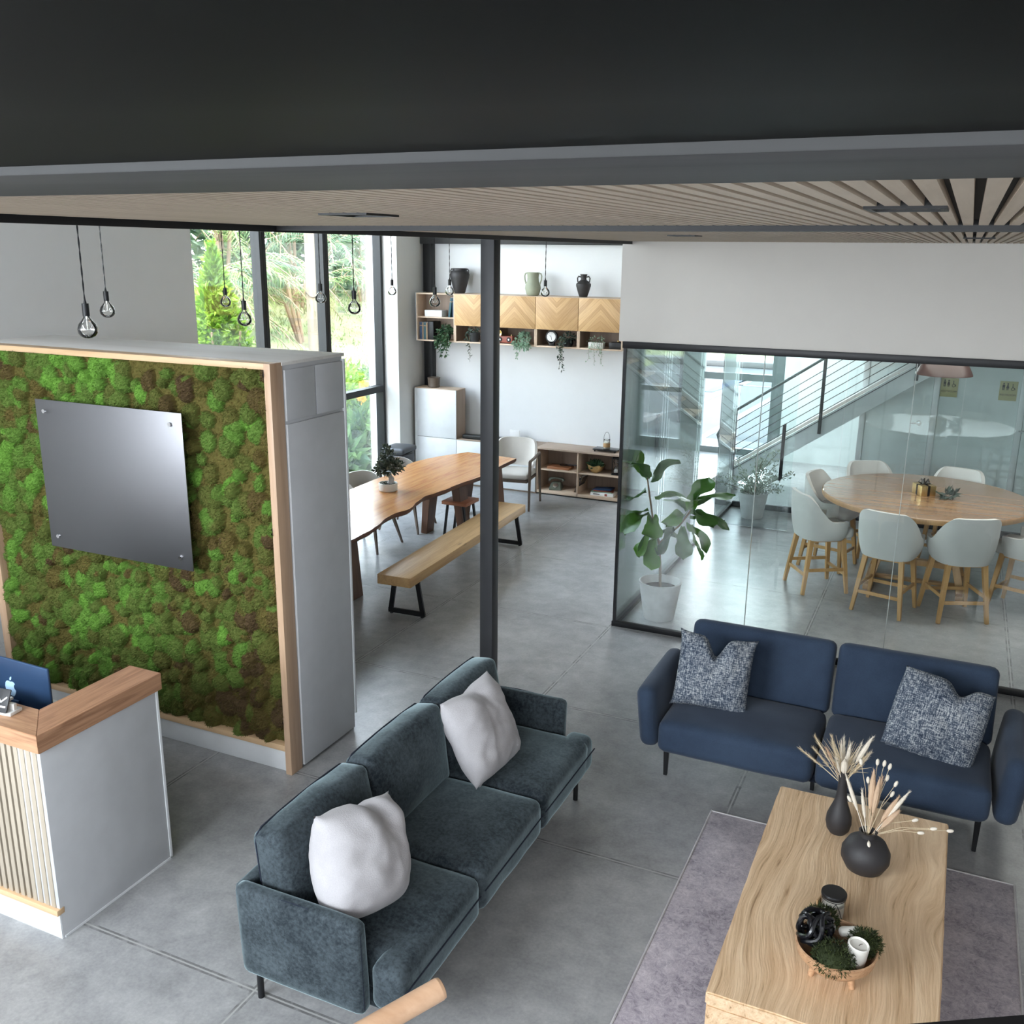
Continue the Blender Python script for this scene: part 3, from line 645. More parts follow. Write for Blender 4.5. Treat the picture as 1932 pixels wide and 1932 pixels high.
stripe([(-8.2, 26.6), (-7.0, 26.5), (-7.0, 26.75), (-7.4, 26.75), (-7.3, 27.1), (-8.0, 26.9)], 'mwhite', 'white arrow painted on the car park')
# ================================================================ MOSS PARTITION
t = thing('moss_wall_partition', 'large freestanding partition with an oak framed green moss panel and white cupboard end', 'partition', (-4.75, 4.36, 0))
# local x = world+4.75, local y = world-4.36
b = MB(); b.box((-1.27, .10, 0), (1.24, .70, .13)).box((-1.27, .10, .13), (1.25, .695, 2.555), .002); obj('cabinet_body', b, 'lac_shaded', t)
b = MB(); b.box((-1.20, .02, 0), (1.21, .10, .155), .002); obj('plinth', b, 'white', t)
b = MB(); b.box((-1.20, -.01, .155), (1.21, .09, .195), .002).box((-1.27, -.01, 2.54), (1.25, .09, 2.575), .002); obj('frame_rail', b, 'oakpale', t)
for x0, x1 in ((-1.27, -1.20), (1.21, 1.255)): obj('frame_upright', MB().box((x0, -.012, 0), (x1, .10, 2.575), .002), 'oakv', t)
obj('top_board', MB().box((-1.27, .09, 2.556), (1.26, .71, 2.575), .002), 'top_lit', t)
def cdoor(y0, y1, z0, z1): obj('cupboard_door', MB().box((1.252, y0, z0), (1.268, y1, z1), .002), 'lac_shaded', t)
cdoor(.105, .385, 2.235, 2.53); cdoor(.395, .675, 2.235, 2.53); cdoor(.105, .675, .02, 2.215)
obj('cupboard_edge', MB().box((1.252, .68, .12), (1.272, .70, 2.54), .002), 'white', t)
def moss():
    rg = np.random.default_rng(11); x0, x1, z0, z1 = -1.20, 1.21, .195, 2.54; st = .0085
    nx = int((x1-x0)/st); nz = int((z1-z0)/st); X, Z = np.meshgrid(np.linspace(x0, x1, nx), np.linspace(z0, z1, nz)); 
    N = 900; cx = rg.uniform(x0, x1, N); cz = rg.uniform(z0, z1, N); cr_ = rg.uniform(.028, .075, N); ct = rg.random(N); ch = rg.uniform(.03, .075, N)
    for i in range(N):
        base = noise.noise(Vector((cx[i]*1.3, 0, cz[i]*1.3+5)))*.5+.60
        ct[i] = min(1, max(0, base+rg.normal()*.24-(.16 if cz[i] < .7 else 0)-(.12 if cx[i] > .3 else -.05)))
    Hh = np.zeros_like(X)-.01; T = np.full_like(X, .3)
    wx = np.array([[0.]]); 
    jx = np.vectorize(lambda a, c: noise.noise(Vector((a*9, 0, c*9))))(X, Z)*.022; jz = np.vectorize(lambda a, c: noise.noise(Vector((a*9, 7, c*9))))(X, Z)*.022
    for i in range(N):
        d2 = (((X+jx-cx[i]))**2+((Z+jz-cz[i])*.85)**2)/cr_[i]**2
        h = ch[i]*np.sqrt(np.clip(1-d2, 0, 1))+.004*(d2 < 1)
        mk = h > Hh; Hh = np.where(mk, h, Hh); T = np.where(mk, ct[i], T)
    fine = rg.random(X.shape)*.009+np.vectorize(lambda a, c: noise.noise(Vector((a*60, 0, c*60))))(X, Z)*.007
    Hh = Hh+fine; Y = .045-np.clip(Hh, -.01, None)
    V = np.stack([X, Y, Z], -1).reshape(-1, 3); idx = np.arange(nx*nz).reshape(nz, nx)
    F = np.stack([idx[:-1, :-1], idx[:-1, 1:], idx[1:, 1:], idx[1:, :-1]], -1).reshape(-1, 4)
    # tufts
    K = 110000; px = rg.integers(0, nz, K); py = rg.integers(0, nx, K); Pp = V.reshape(nz, nx, 3)[px, py]+rg.normal(size=(K, 3))*.002
    ok = (Hh[px, py] > .008); Pp = Pp[ok]; tt = T[px, py][ok]; K = len(Pp)
    gx_ = np.gradient(Hh, axis=1)[px, py][ok]/st; gz_ = np.gradient(Hh, axis=0)[px, py][ok]/st
    D = np.stack([-gx_*.4, -np.ones(K), -gz_*.4], 1)+rg.normal(size=(K, 3))*.75; D /= np.linalg.norm(D, axis=1)[:, None]
    S = np.cross(D, rg.normal(size=(K, 3))); S /= np.linalg.norm(S, axis=1)[:, None]; L = (.008+.012*rg.random(K))[:, None]
    TV = np.stack([Pp-S*.0021, Pp+S*.0021, Pp+D*L], 1).reshape(-1, 3); TF = np.arange(3*K).reshape(-1, 3)+len(V)
    me_ = (V.tolist()+TV.tolist(), [tuple(q) for q in F.tolist()]+[tuple(q) for q in TF.tolist()])
    o = obj('moss', me_, 'moss', t, smooth=False); o['kind'] = 'stuff'
    at = o.data.attributes.new('tone', 'FLOAT', 'POINT')
    tv = np.repeat(np.clip(tt+rg.normal(size=K)*.10+.07, 0, 1), 3); at.data.foreach_set('value', np.concatenate([T.reshape(-1), tv]).astype(np.float32))
moss()
s_ = thing('steel_sign_plate', 'blank square brushed steel plate mounted on the moss panel', 'plate', (-4.69, 4.262, 1.777))
obj('panel', MB().box((-.603, -.003, -.487), (.603, .003, .487), .001), 'plate', s_)
for x in (-.525, .515):
    for z in (-.41, .415):
        obj('standoff_bolt', MB().cyl((x, -.014, z), (x, .10, z), .009, n=16).cyl((x, -.016, z), (x, -.003, z), .013, n=20), 'chrome', s_)
# ================================================================ RECEPTION DESK
t = thing('reception_desk', 'white reception desk with oak counter and vertical slat front', 'desk', (-3.56, 2.67, 0))
obj('side_panel', MB().box((-.165, .0, 0), (0, .70, 1.0), .002), 'lac_shaded', t)
obj('corner_trim', MB().box((-.02, .70, 0), (.004, .716, 1.0), .001).box((.0, 0.01, 0), (.004, .71, .012)), 'white', t)
obj('plinth', MB().box((-2.6, -.004, 0), (-.002, .15, .135)), 'deskwhite', t)
obj('front_panel', MB().box((-2.6, .02, .135), (-.165, .16, 1.0)), 'gap', t)
b = MB(); x = -2.58
while x < -.03: b.box((x, -.004, .165), (x+.027, .020, 1.0), .001); x += .0415
obj('slat_facing', b, 'deskslat', t)
obj('ledge', MB().box((-2.6, -.02, .135), (.004, .022, .165), .002), 'oakpale', t)
c0, c1 = -.19, .022
def poly_mesh(poly, z0, z1, bev=.002): return MB().prism(poly, z0, z1, bev)
obj('counter', poly_mesh([(-2.6, -.022), (c1, -.022), (c0, .17), (-2.6, .17)], .995, 1.085), 'oak', t)
obj('counter_return', poly_mesh([(c1, -.0215), (c1, .73), (c0, .73), (c0, .1705)], .995, 1.085), 'oaky', t)
obj('worktop', MB().box((-2.6, .16, .74), (-.165, .72, .765), .002), 'white', t)
# monitor seen from behind
t = thing('computer_monitor', 'thin blue desktop computer seen from behind on the reception desk', 'computer', (-4.155, 3.02, .765), math.radians(-1))
obj('display_body', MB().box((-.275, -.007, .05), (.275, .007, .43), .006, seg=3), 'screenblue', t)
obj('screen', MB().box((-.27, .0072, .12), (.27, .009, .425)), 'black', t)
obj('stand', MB().box((-.07, -.03, 0), (.07, .12, .006), .003).box((-.06, -.028, .003), (.06, -.018, .22), .002), 'screenblue', t)
ap = [(0, .62), (.12, .66), (.27, .68), (.42, .62), (.52, .52), (.42, .42), (.37, .28), (.40, .12), (.56, -.02), (.50, -.2), (.38, -.40), (.26, -.52), (.12, -.52), (0, -.46), (-.12, -.52), (-.28, -.50), (-.42, -.34), (-.54, -.08), (-.58, .2), (-.50, .48), (-.34, .64), (-.18, .67)]
lf = [(-.02, .74), (.0, .90), (.10, 1.02), (.22, 1.08), (.22, .94), (.14, .80), (.02, .73)]
mx = Matrix.Translation((-.012, -.0072, .262)) @ rotm((PI/2, 0, 0)) @ Matrix.Diagonal((.068, .068, 1, 1))
obj('logo', MB().prism(ap, 0, .0012, mx=mx).prism(lf, 0, .0012, mx=mx), 'logo', t, smooth=False)
t = thing('card_reader', 'small grey card reader with a tick mark propped on a white stand on the counter', 'card reader', (-3.855, 2.75, 1.085), math.radians(8))
obj('stand', MB().box((-.05, -.03, 0), (.05, .045, .018), .004).box((-.045, -.0, .0), (.045, .02, .05), .003), 'ceramic_w', t)
rm = rotm((-.45, 0, 0)); b = MB(); b.box((-.034, -.004, -.055), (.034, .004, .055), .004)
bmesh.ops.transform(b.bm, matrix=Matrix.Translation((0, -.012, .068)) @ rm, verts=b.bm.verts); obj('body', b, 'dgrey', t)
b = MB(); b.bar((-.022, 0, .012), (-.006, 0, -.006), .007, .002, 0).bar((-.006, 0, -.006), (.024, 0, .020), .007, .002, 0).box((-.026, -.001, -.03), (-.012, .001, -.022)).box((-.008, -.001, -.03), (.026, .001, -.022))
bmesh.ops.transform(b.bm, matrix=Matrix.Translation((0, -.0145, .068)) @ rm @ Matrix.Translation((0, -.0035, 0)), verts=b.bm.verts); obj('tick_mark', b, 'paper', t)
tag(obj('paper_pad', MB().box((-.13, -.09, 0), (.13, .09, .012), .001), 'paper', loc=(-4.07, 2.76, 1.0855), rz=.1), 'white paper pad on the reception counter at the edge of the photo', 'paper')
# ================================================================ GREEN SOFA  (faces +X)
t = thing('sofa', 'long dark green-grey velvet three-seat sofa with thin arms and black legs', 'sofa', (-2.10, 3.82, 0))
def seam(pts, p, mat='velvet', r=.0045, name='piping'): obj(name, MB().tube(pts, r, 6), mat, p)
obj('base', MB().cushion((-.36, -1.04, .165), (.34, 1.05, .25), .02), 'velvet', t)
for i, (a, b_) in enumerate([(-1.02, -.392), (-.388, .328), (.332, 1.03)]):
    c = MB().cushion((-.22, a, .215), (.40, b_, .435), .05, (0, 0, .028), n=16, wob=.004, seed=i)
    if i == 0: c.cushion((.235, -1.10, .217), (.398, -.70, .432), .05, (0, 0, .012), n=10, wob=.003)
    if i == 2: c.cushion((.235, .75, .217), (.398, 1.11, .432), .05, (0, 0, .012), n=10, wob=.003)
    o = obj('seat_cushion', c, 'velvet', t, ang=60)
    y0 = -1.09 if i == 0 else a+.02; y1 = 1.1 if i == 2 else b_-.02
    seam([(.403, y0, .34), (.405, (y0+y1)/2, .342), (.403, y1, .34)], o, 'bluedark', .0035)
for i, (a, b_) in enumerate([(-1.03, -.352), (-.348, .358), (.362, 1.05)]):
    c = MB().cushion((-.325, a, .39), (-.155, b_, .83), .042, (.045, 0, .02), rot=(0, -.16, 0), pivot=(-.24, 0, .40), n=18, wob=.006, seed=i+5)
    o = obj('back_cushion', c, 'velvet', t, ang=60)
    pv = Vector((-.24, 0, .40)); rm_ = Matrix.Translation(pv) @ rotm((0, -.16, 0)) @ Matrix.Translation(-pv)
    def top(y): g = 1-((y-(a+b_)/2)/((b_-a)/2))**2; return .832+.012*g
    pth = [(-.315, a+.006, .50), (-.300, a+.002, .70), (-.296, a+.004, .785), (-.294, a+.020, .818)]+[(-.292, a+.05+(b_-a-.10)*k/8, top(a+.05+(b_-a-.10)*k/8)) for k in range(9)]+[(-.294, b_-.020, .818), (-.296, b_-.004, .785), (-.300, b_-.002, .70)]
    seam([tuple(rm_ @ Vector(q)) for q in pth], o, 'bluedark', .0042)
o = obj('back_panel', MB().cushion((-.41, -1.09, .165), (-.345, 1.10, .60), .025, (.0, 0, 0), rot=(0, -.07, 0), pivot=(-.37, 0, .17)), 'velvet', t, ang=60)
for sg in (-1, 1):
    y = sg*1.075+.003
    c = MB().cushion((-.41, y-.036, .165), (.215, y+.036, .615), .03, (0, .012, 0), rot=(-.05*sg, 0, 0), pivot=(0, y, .17), n=14, wob=.003, seed=sg)
    o = obj('arm', c, 'velvet', t, ang=60)
    yy = y+sg*.052; seam([(-.40, yy-.014*sg, .60), (-.1, yy-.012*sg, .612), (.195, yy-.014*sg, .603), (.212, yy-.016*sg, .57), (.21, yy-.032*sg, .20)], o, 'bluedark', .003)
for x, y in ((-.37, -1.04), (.22, -.93), (-.37, 1.06), (.31, 1.06), (.22, -.93)):
    pass
for x, y in ((-.37, -1.04), (.24, -.94), (-.37, 1.05), (.31, 1.05)):
    obj('leg', MB().cyl((x, y, 0), (x, y, .175), .0145, .0145, 14).box((x-.022, y-.022, .155), (x+.022, y+.022, .172), .003), 'black', t)
# ================================================================ BLUE SOFA (faces -Y)
t = thing('sofa', 'navy blue two-seat sofa with tufted split back and rounded arms', 'sofa', (-.48, 5.75, 0))
obj('base', MB().cushion((-.90, -.42, .20), (.90, .22, .26), .02), 'bluedark', t)
for a, b_ in ((-.935, -.006), (.006, .925)):
    obj('seat', MB().cushion((a, -.50, .215), (b_, .14, .425), .055, (0, 0, .022), n=16, wob=.003, seed=a), 'blue', t, ang=60)
for a, b_ in ((-.93, -.008), (.008, .93)):
    m_ = (a+b_)/2+.02
    obj('backrest', MB().cushion((a, .13, .385), (b_, .28, .86), .05, (.0, .018, 0), rot=(-.34, 0, 0), pivot=(0, .13, .40), n=26, wob=.002, seed=a,
        dim=[(1, -1, m_-(a+b_)/2, .075, .030, .034), (1, -1, m_-(a+b_)/2, -.055, .030, .034), (1, -1, m_-(a+b_)/2, .0, .10, .012)]), 'blue', t, ang=60)
for sg in (-1, 1):
    x = sg*1.0
    obj('arm', MB().cushion((x-.062, -.44, .20), (x+.062, .31, .60), .058, (.012, .02, .0), rot=(0, .11*sg, 0), pivot=(x, 0, .2), n=16), 'blue', t, ang=70)
for x, y in ((-.90, -.36), (.88, -.40), (-.03, -.14), (-.90, .30), (.88, .30)):
    obj('leg', MB().bar((x, y, 0), (x, y, .235), .022, .022, .002, .034, .034), 'black', t)
# ================================================================ CUSHIONS
def pillow(w_, h_, t_, chop=0, seed=0, sag=.0, n=44, ear=.04, conc=.06, rnd=0, cw=.24, cx=0):
    V = []; F = []
    def P(u, v, sd_):
        ax, av = abs(u), abs(v); e = (1-ax**2.6)*(1-av**2.6); th = t_*max(0, e)**.52
        q_ = 1-rnd*(ax*av)**3; x = u*w_/2*(1-conc*(1-av**2))*q_; z = v*h_/2*(1-conc*(1-ax**2))*q_
        x += math.copysign(ear*.5, u)*(ax*av)**7; z += math.copysign(ear*.5, v)*(ax*av)**7
        if chop:
            g = math.exp(-((u-cx)/cw)**2)*max(0, (v+.15)/1.15)**1.6
            z -= chop*g; th *= 1+.25*math.exp(-((abs(u-cx)-.42)/.25)**2)*max(0, v)
            if sd_ > 0: th -= .008*math.exp(-((u-cx-.25*(1-v))/.09)**2)*max(0, v)**.6*min(1, e*4)
        if sag: x *= 1+sag*(1-v)/2*(1-ax); th *= 1+sag*(1-v)*.6
        q = Vector((u*2.2+seed, v*2.2, sd_*3.1+seed)); rr_ = math.hypot(u, v-.7); an_ = math.atan2(v-.9, u); wv = noise.noise(q)*.016+(.5-abs(noise.noise(Vector((an_*2.6+seed, rr_*.9, seed)))))*.016*min(1, rr_)+noise.noise(Vector((u*2+v*5+seed, v*3-u*4, seed)))*.005
        y = -sd_*(th+wv*min(1, e*3))
        return (x, y, z)
    for sd_ in (1, -1):
        o = len(V)
        for j in range(n+1):
            for i in range(n+1): V.append(P(-1+2*i/n, -1+2*j/n, sd_))
        for j in range(n):
            for i in range(n):
                a = o+j*(n+1)+i; q = (a, a+1, a+n+2, a+n+1); F.append(q if sd_ > 0 else q[::-1])
    t_b = bmesh.new(); vs = [t_b.verts.new(v) for v in V]
    for q in F: t_b.faces.new([vs[k] for k in q])
    bmesh.ops.remove_doubles(t_b, verts=t_b.verts, dist=.0008)
    mb = MB(); mb._join(t_b); 
    return mb
def addpillow(label, mat, loc, rot, group, **k):
    o = obj('cushion', pillow(**k), mat, ang=180); o.location = loc; o.rotation_euler = rot
    tag(o, label, 'cushion', group)
    w_, h_ = k['w_'], k['h_']
    e = MB(); z = -h_/2*.95; N = 14
    pts = [(u*w_/2*.90, 0, -h_/2*(1-.08*(1-abs(u)**2))-.002) for u in [-.96+1.92*i/N for i in range(N+1)]]
    e.tube(pts, .0035, 5); obj('seam', e, mat, o)
    return o
# normal of pillow front is local -Y, up is +Z
addpillow('pale grey linen cushion with a dented top, nearest end of the green sofa', 'linen_pillow', (-2.09, 3.03, .665), (math.radians(-22), math.radians(12), math.radians(78)), 'cushions on the sofas', w_=.45, h_=.46, t_=.17, chop=.04, seed=9.7, ear=.06, conc=-.02, rnd=.12, cw=.20, cx=.25)
addpillow('pale grey linen cushion leaning at the far part of the green sofa', 'linen_pillow', (-2.13, 4.28, .68), (math.radians(-27), math.radians(0), math.radians(86)), 'cushions on the sofas', w_=.49, h_=.49, t_=.12, chop=.03, seed=21.4, ear=.02, conc=.0, rnd=.04, cw=.5)
addpillow('blue tweed cushion with a deep notch in its top, left seat of the navy sofa', 'tweed', (-1.17, 5.63, .645), (math.radians(-20), math.radians(4), math.radians(9)), 'cushions on the sofas', w_=.46, h_=.46, t_=.10, chop=.12, seed=5, ear=.03, conc=.03, cw=.22)
addpillow('blue tweed cushion slumped at the right arm of the navy sofa', 'tweed', (.135, 5.62, .62), (math.radians(-30), math.radians(9), math.radians(-6)), 'cushions on the sofas', w_=.50, h_=.48, t_=.115, chop=.07, seed=12, ear=.02, conc=.0, rnd=.05, cx=.30, cw=.22)
# ================================================================ RUG, COFFEE TABLE
t = tag(obj('rug', MB().box((-1.02, 2.3, .0), (.60, 5.10, .009), .003), 'rug'), 'faded purple-grey patterned rug under the coffee table', 'rug')
b = MB()
for x in (-1.012, .592): b.tube([(x, 2.3+k*.14, .0095) for k in range(21)], .005, 6)
b.tube([(-1.012+k*.08, 5.092, .0095) for k in range(21)], .005, 6); obj('edging', b, 'concpot', t)
t = thing('coffee_table', 'rectangular weathered pale wood coffee table with deep grain', 'table', (-.185, 4.01, 0))
def rough_slab(lo, hi, amp=.004, n=40, seed=0):
    b = bmesh.new(); bmesh.ops.create_cube(b, size=1); d = [h-l for l, h in zip(lo, hi)]; c = [(h+l)/2 for l, h in zip(lo, hi)]
    bmesh.ops.scale(b, vec=d, verts=b.verts); bmesh.ops.bevel(b, geom=b.edges[:], offset=.006, segments=2, affect='EDGES')
    bmesh.ops.subdivide_edges(b, edges=[e for e in b.edges if e.calc_length() > .2], cuts=n, use_grid_fill=True)
    for v in b.verts: v.co += Vector(c)+Vector((noise.noise(Vector((v.co.y*7+seed, v.co.z*5, 1)))*amp, noise.noise(Vector((v.co.x*9, v.co.z*5, seed)))*amp, 0))
    m_ = MB(); m_._join(b); return m_
obj('top', rough_slab((-.418, -.835, .36), (.418, .835, .42)), 'elm', t)
obj('end_panel', rough_slab((-.415, -.833, .01), (.415, -.775, .362), seed=4), elm(2) if False else 'elm', t)
obj('end_panel', rough_slab((-.415, .775, .01), (.415, .833, .362), seed=7), 'elm', t)
# bowl with moss, candle, black knot
t = thing('footed_bowl', 'turned wooden bowl on short legs holding moss and a candle', 'bowl', (-.165, 3.49, .42), .1); t.scale = (.88, .88, .88)
obj('bowl', MB().lathe([(.0, .045), (.07, .048), (.13, .072), (.168, .115), (.180, .165), (.172, .168), (.160, .125), (.125, .085), (.07, .062), (0, .058)], n=48), 'bowlwood', t)
for k in range(3):
    a = -PI/2+.9+k*2*PI/3; obj('leg', MB().cyl((.105*math.cos(a), .105*math.sin(a), 0), (.085*math.cos(a), .085*math.sin(a), .075), .013, .019, 14), 'bowlwood', t)
def mossball(x, y, z, r, label, seed):
    V = leaves((0, 0, 0), (r, r, r*.72), 1500, .020, seed, .25, .82, .16); o = obj('moss_ball', merge(V), 'mossb', loc=(x, y, z), smooth=False)
    tag(o, label, 'moss', 'moss tufts in the wooden bowl'); obj('core', MB().sph((0, 0, 0), r*.85, (1, 1, .72)), 'mossb', o)
mossball(-.165, 3.40, .565, .078, 'dark green moss tuft at the near rim of the wooden bowl', 1)
mossball(-.062, 3.545, .565, .06, 'dark green moss tuft at the right rim of the bowl beside the candle', 2)
mossball(-.235, 3.605, .575, .06, 'dark green moss tuft at the back left of the bowl behind the black knot', 3)
t = thing('pillar_candle', 'short white pillar candle standing in the wooden bowl', 'candle', (-.092, 3.46, .528), rot=(.06, .12, 0))
obj('wax', MB().lathe([(0, 0), (.038, 0), (.041, .006), (.041, .088), (.037, .092), (.033, .084), (0, .082)], n=32), 'wax', t); obj('wick', MB().tube([(0, 0, .08), (.004, 0, .09), (.012, .004, .093)], .0012, 5), 'soil', t)
t = thing('candle', 'small pale candle lying on its side in the wooden bowl', 'candle', (-.125, 3.575, .572), rot=(0, PI/2-.15, .25))
obj('wax', MB().cushion((-.02, -.02, -.042), (.02, .02, .042), .018), 'wax', t)
b = MB()
for k in range(5):
    rx, ry, rz_ = R.uniform(-1.2, 1.2), R.uniform(-1.2, 1.2), R.uniform(0, 3); mm = rotm((rx, ry, rz_)); rr = .066+.010*(k % 2)
    b.tube([mm @ Vector((rr*math.cos(a), rr*math.sin(a)*.9, .016*math.sin(3*a+k))) for a in [2*PI*i/26 for i in range(26)]], .0105, 8, True)
tag(obj('wooden_knot', b, 'blkgloss', loc=(-.25, 3.50, .605)), 'glossy black carved wooden knot ornament in the bowl', 'ornament')
t = thing('candle_jar', 'white candle in a glass jar with black lid and twine', 'candle', (-.215, 3.86, .42), -.3)
obj('wax', MB().lathe([(0, .004), (.046, .004), (.048, .03), (.047, .062), (0, .062)]), 'wax', t)
obj('jar', MB().lathe([(0, 0), (.050, 0), (.052, .01), (.051, .085), (.046, .098), (.046, .108)]), 'bulb', t)
obj('lid', MB().lathe([(0, .100), (.052, .100), (.054, .104), (.054, .114), (.051, .118), (0, .119)]), 'black', t)
obj('twine', MB().tube([(.0505*math.cos(a), .0505*math.sin(a), .094) for a in [2*PI*i/24 for i in range(24)]], .0016, 5, True).tube([(.03, -.044, .093), (.045, -.036, .06), (.052, -.03, .03), (.06, -.03, .02)], .0016, 5).tube([(.03, -.044, .093), (.012, -.054, .06), (.03, -.052, .028), (.052, -.04, .022)], .0016, 5), 'black', t)
obj('label_tag', MB().box((-.062, -.03, .02), (-.0555, .02, .062), .001), 'twine', t)
# vases with dried grasses
tag(obj('bottle_vase', MB().lathe([(0, 0), (.040, 0), (.054, .02), (.062, .055), (.060, .09), (.046, .13), (.030, .175), (.023, .23), (.022, .29), (.026, .338), (.020, .338), (.017, .30), (0, .28)], n=40), 'charcoal', loc=(-.27, 4.53, .42)), 'tall narrow-necked matt charcoal vase on the coffee table', 'vase')
tag(obj('round_vase', MB().lathe([(0, 0), (.045, 0), (.085, .025), (.108, .07), (.108, .11), (.085, .155), (.05, .18), (.037, .187), (.036, .205), (.042, .212), (.033, .212), (.03, .19), (0, .18)], n=40), 'charcoal', loc=(-.12, 4.25, .42)), 'round squat matt charcoal vase on the coffee table', 'vase')
def plume(base, tip, r, mat, parent, seed, fuzz=160, bend=.03, hl=.016):
    rr = np.random.default_rng(seed); p0, p1 = np.array(base), np.array(tip); L = np.linalg.norm(p1-p0); d = (p1-p0)/L
    sd_ = np.cross(d, [0, 0, 1.]); sd_ = sd_/max(1e-6, np.linalg.norm(sd_)); st = .45
    pts = [tuple(p0+(p1-p0)*s+np.array([0, 0, -1])*bend*s*s) for s in np.linspace(0, 1, 8)]
    b = MB(); b.tube(pts, .0022, 5)
    m2 = [tuple(p0+(p1-p0)*s+np.array([0, 0, -1])*bend*s*s) for s in np.linspace(st, 1, 8)]; tp = [.35, .8, 1, 1, .95, .8, .5, .15]
    b.tube(m2, r, 8, taper=tp)
    me_v = []; me_f = []
    for k in range(fuzz):
        s = rr.random(); pt = p0+(p1-p0)*(st+(1-st)*s)+np.array([0, 0, -1])*bend*(st+(1-st)*s)**2; dv = rr.normal(size=3); dv -= d*dv.dot(d); dv /= np.linalg.norm(dv)
        q = pt+dv*r*.7*np.interp(s, np.linspace(0, 1, 8), tp); tpnt = q+dv*hl*.6+d*hl; o = len(me_v); w2 = np.cross(dv, d)*.0012
        me_v += [tuple(q-w2), tuple(q+w2), tuple(tpnt)]; me_f.append((o, o+1, o+2))
    t_b = bmesh.new(); vs = [t_b.verts.new(v) for v in me_v]; [t_b.faces.new([vs[i] for i in f_]) for f_ in me_f]; b._join(t_b)
    obj('plume', b, mat, parent)
t = thing('dried_grasses', 'spray of cream dried grasses in the tall charcoal vase', 'dried grasses', (-.27, 4.53, .74)); k = 0
for a, e, L, r_, mt in [(0.3, 1.1, .25, .012, 'plume'), (-1.57, 1.2, .13, .018, 'plume'), (1.2, 1.35, .17, .010, 'plume'), (.5, .8, .18, .008, 'plume'), (2.8, .75, .23, .004, 'straw'), (3.1, .42, .24, .004, 'straw'), (2.6, .35, .2, .004, 'straw'), (2.3, .9, .2, .005, 'straw'), (-.2, 1.0, .19, .005, 'straw'), (1.9, 1.2, .19, .006, 'plume'), (3.4, 1.0, .18, .006, 'plumet'), (-.6, .9, .17, .004, 'straw'), (4.2, 1.0, .14, .006, 'plume'), (.9, 1.0, .18, .006, 'plume'), (2.2, 1.25, .17, .007, 'plume')]:
    plume((0, 0, -.06), (L*math.cos(e)*math.cos(a), L*math.cos(e)*math.sin(a), L*math.sin(e)), r_, mt, t, k, 120, .015, .02); k += 1
b = MB(); rr = random.Random(4)
for q in range(60):
    a = rr.uniform(1.2, 4.2) if q % 3 else rr.uniform(-1, 1.2); e = rr.uniform(.45, 1.3); L = rr.uniform(.10, .22)
    b.tube([(0, 0, -.02), (L*.5*math.cos(e)*math.cos(a), L*.5*math.cos(e)*math.sin(a), L*.55*math.sin(e)), (L*math.cos(e)*math.cos(a), L*math.cos(e)*math.sin(a), L*math.sin(e)-.01)], .0022, 4, taper=[1, .8, .2])
obj('straw_blades', b, 'straw', t)
t = thing('dried_grasses', 'cream and tan dried plumes and bunny tails in the round charcoal vase', 'dried grasses', (-.12, 4.25, .625)); k = 50
for tip, r_, mt in [((-.13, .06, .25), .009, 'plume'), ((.15, .09, .21), .010, 'plume'), ((-.01, .08, .29), .015, 'plumet'), ((.02, .05, .27), .012, 'plumet'), ((.12, .05, .13), .014, 'plumet'), ((.11, .08, .18), .012, 'plumet'), ((.03, .09, .26), .010, 'plumet'), ((-.05, .03, .20), .008, 'plume')]:
    plume((0, 0, -.05), tip, r_, mt, t, k, 150, .01, .014); k += 1
b = MB()
for tip in [(-.07, .09, .30), (.0, .12, .30), (.03, .12, .30), (.055, .12, .29), (.05, .1, .24), (.09, .1, .22), (.08, .09, .17), (-.03, .08, .22), (.27, .06, .06), (.22, .05, .03), (.34, .10, .045), (-.10, .05, .12), (.01, -.05, -.03), (.19, .08, .07)]:
    b.tube([(0, 0, -.02), (tip[0]*.5, tip[1]*.5, tip[2]*.6+.01), tip], .0012, 4); v = Vector(tip); obj('bunny_tail', MB().sph(tip, .0085, (1, 1, 1.9), 10, rot=v.to_track_quat('Z', 'Y').to_euler()), 'plume', t)
obj('bunny_tail_stems', b, 'straw', t)
# ================================================================ HANDRAIL AND LANDING EDGE (near camera)
t = thing('handrail', 'rounded beech handrail end on a thin black post at the bottom of the photo', 'handrail', (0, 0, 0))
pA, pB = Vector((-.79, 1.40, 1.78)), Vector((-1.36, .55, 1.62))
b = MB(); b.tube([pA, pA.lerp(pB, .5), pB], .0225, 24); d_ = (pA-pB).normalized(); b.tube([pA, pA+d_*.006, pA+d_*.009], .0225, 24, taper=[1, .92, .6]); obj('rail', b, 'rail', t)
for q in (.10, .9):
    p = pA.lerp(pB, q); obj('post', MB().cyl((p.x, p.y, 0), (p.x, p.y, p.z-.018), .009, n=12).cyl((p.x+.012, p.y, 0), (p.x+.012, p.y, p.z-.02), .004, n=8), 'black', t)
struct('trim_landing_edge', MB().prism([(-.03, 1.04), (1.47, 1.94), (1.47, 1.3), (-.03, .74)], 2.2, 2.3), 'black', smooth=False)
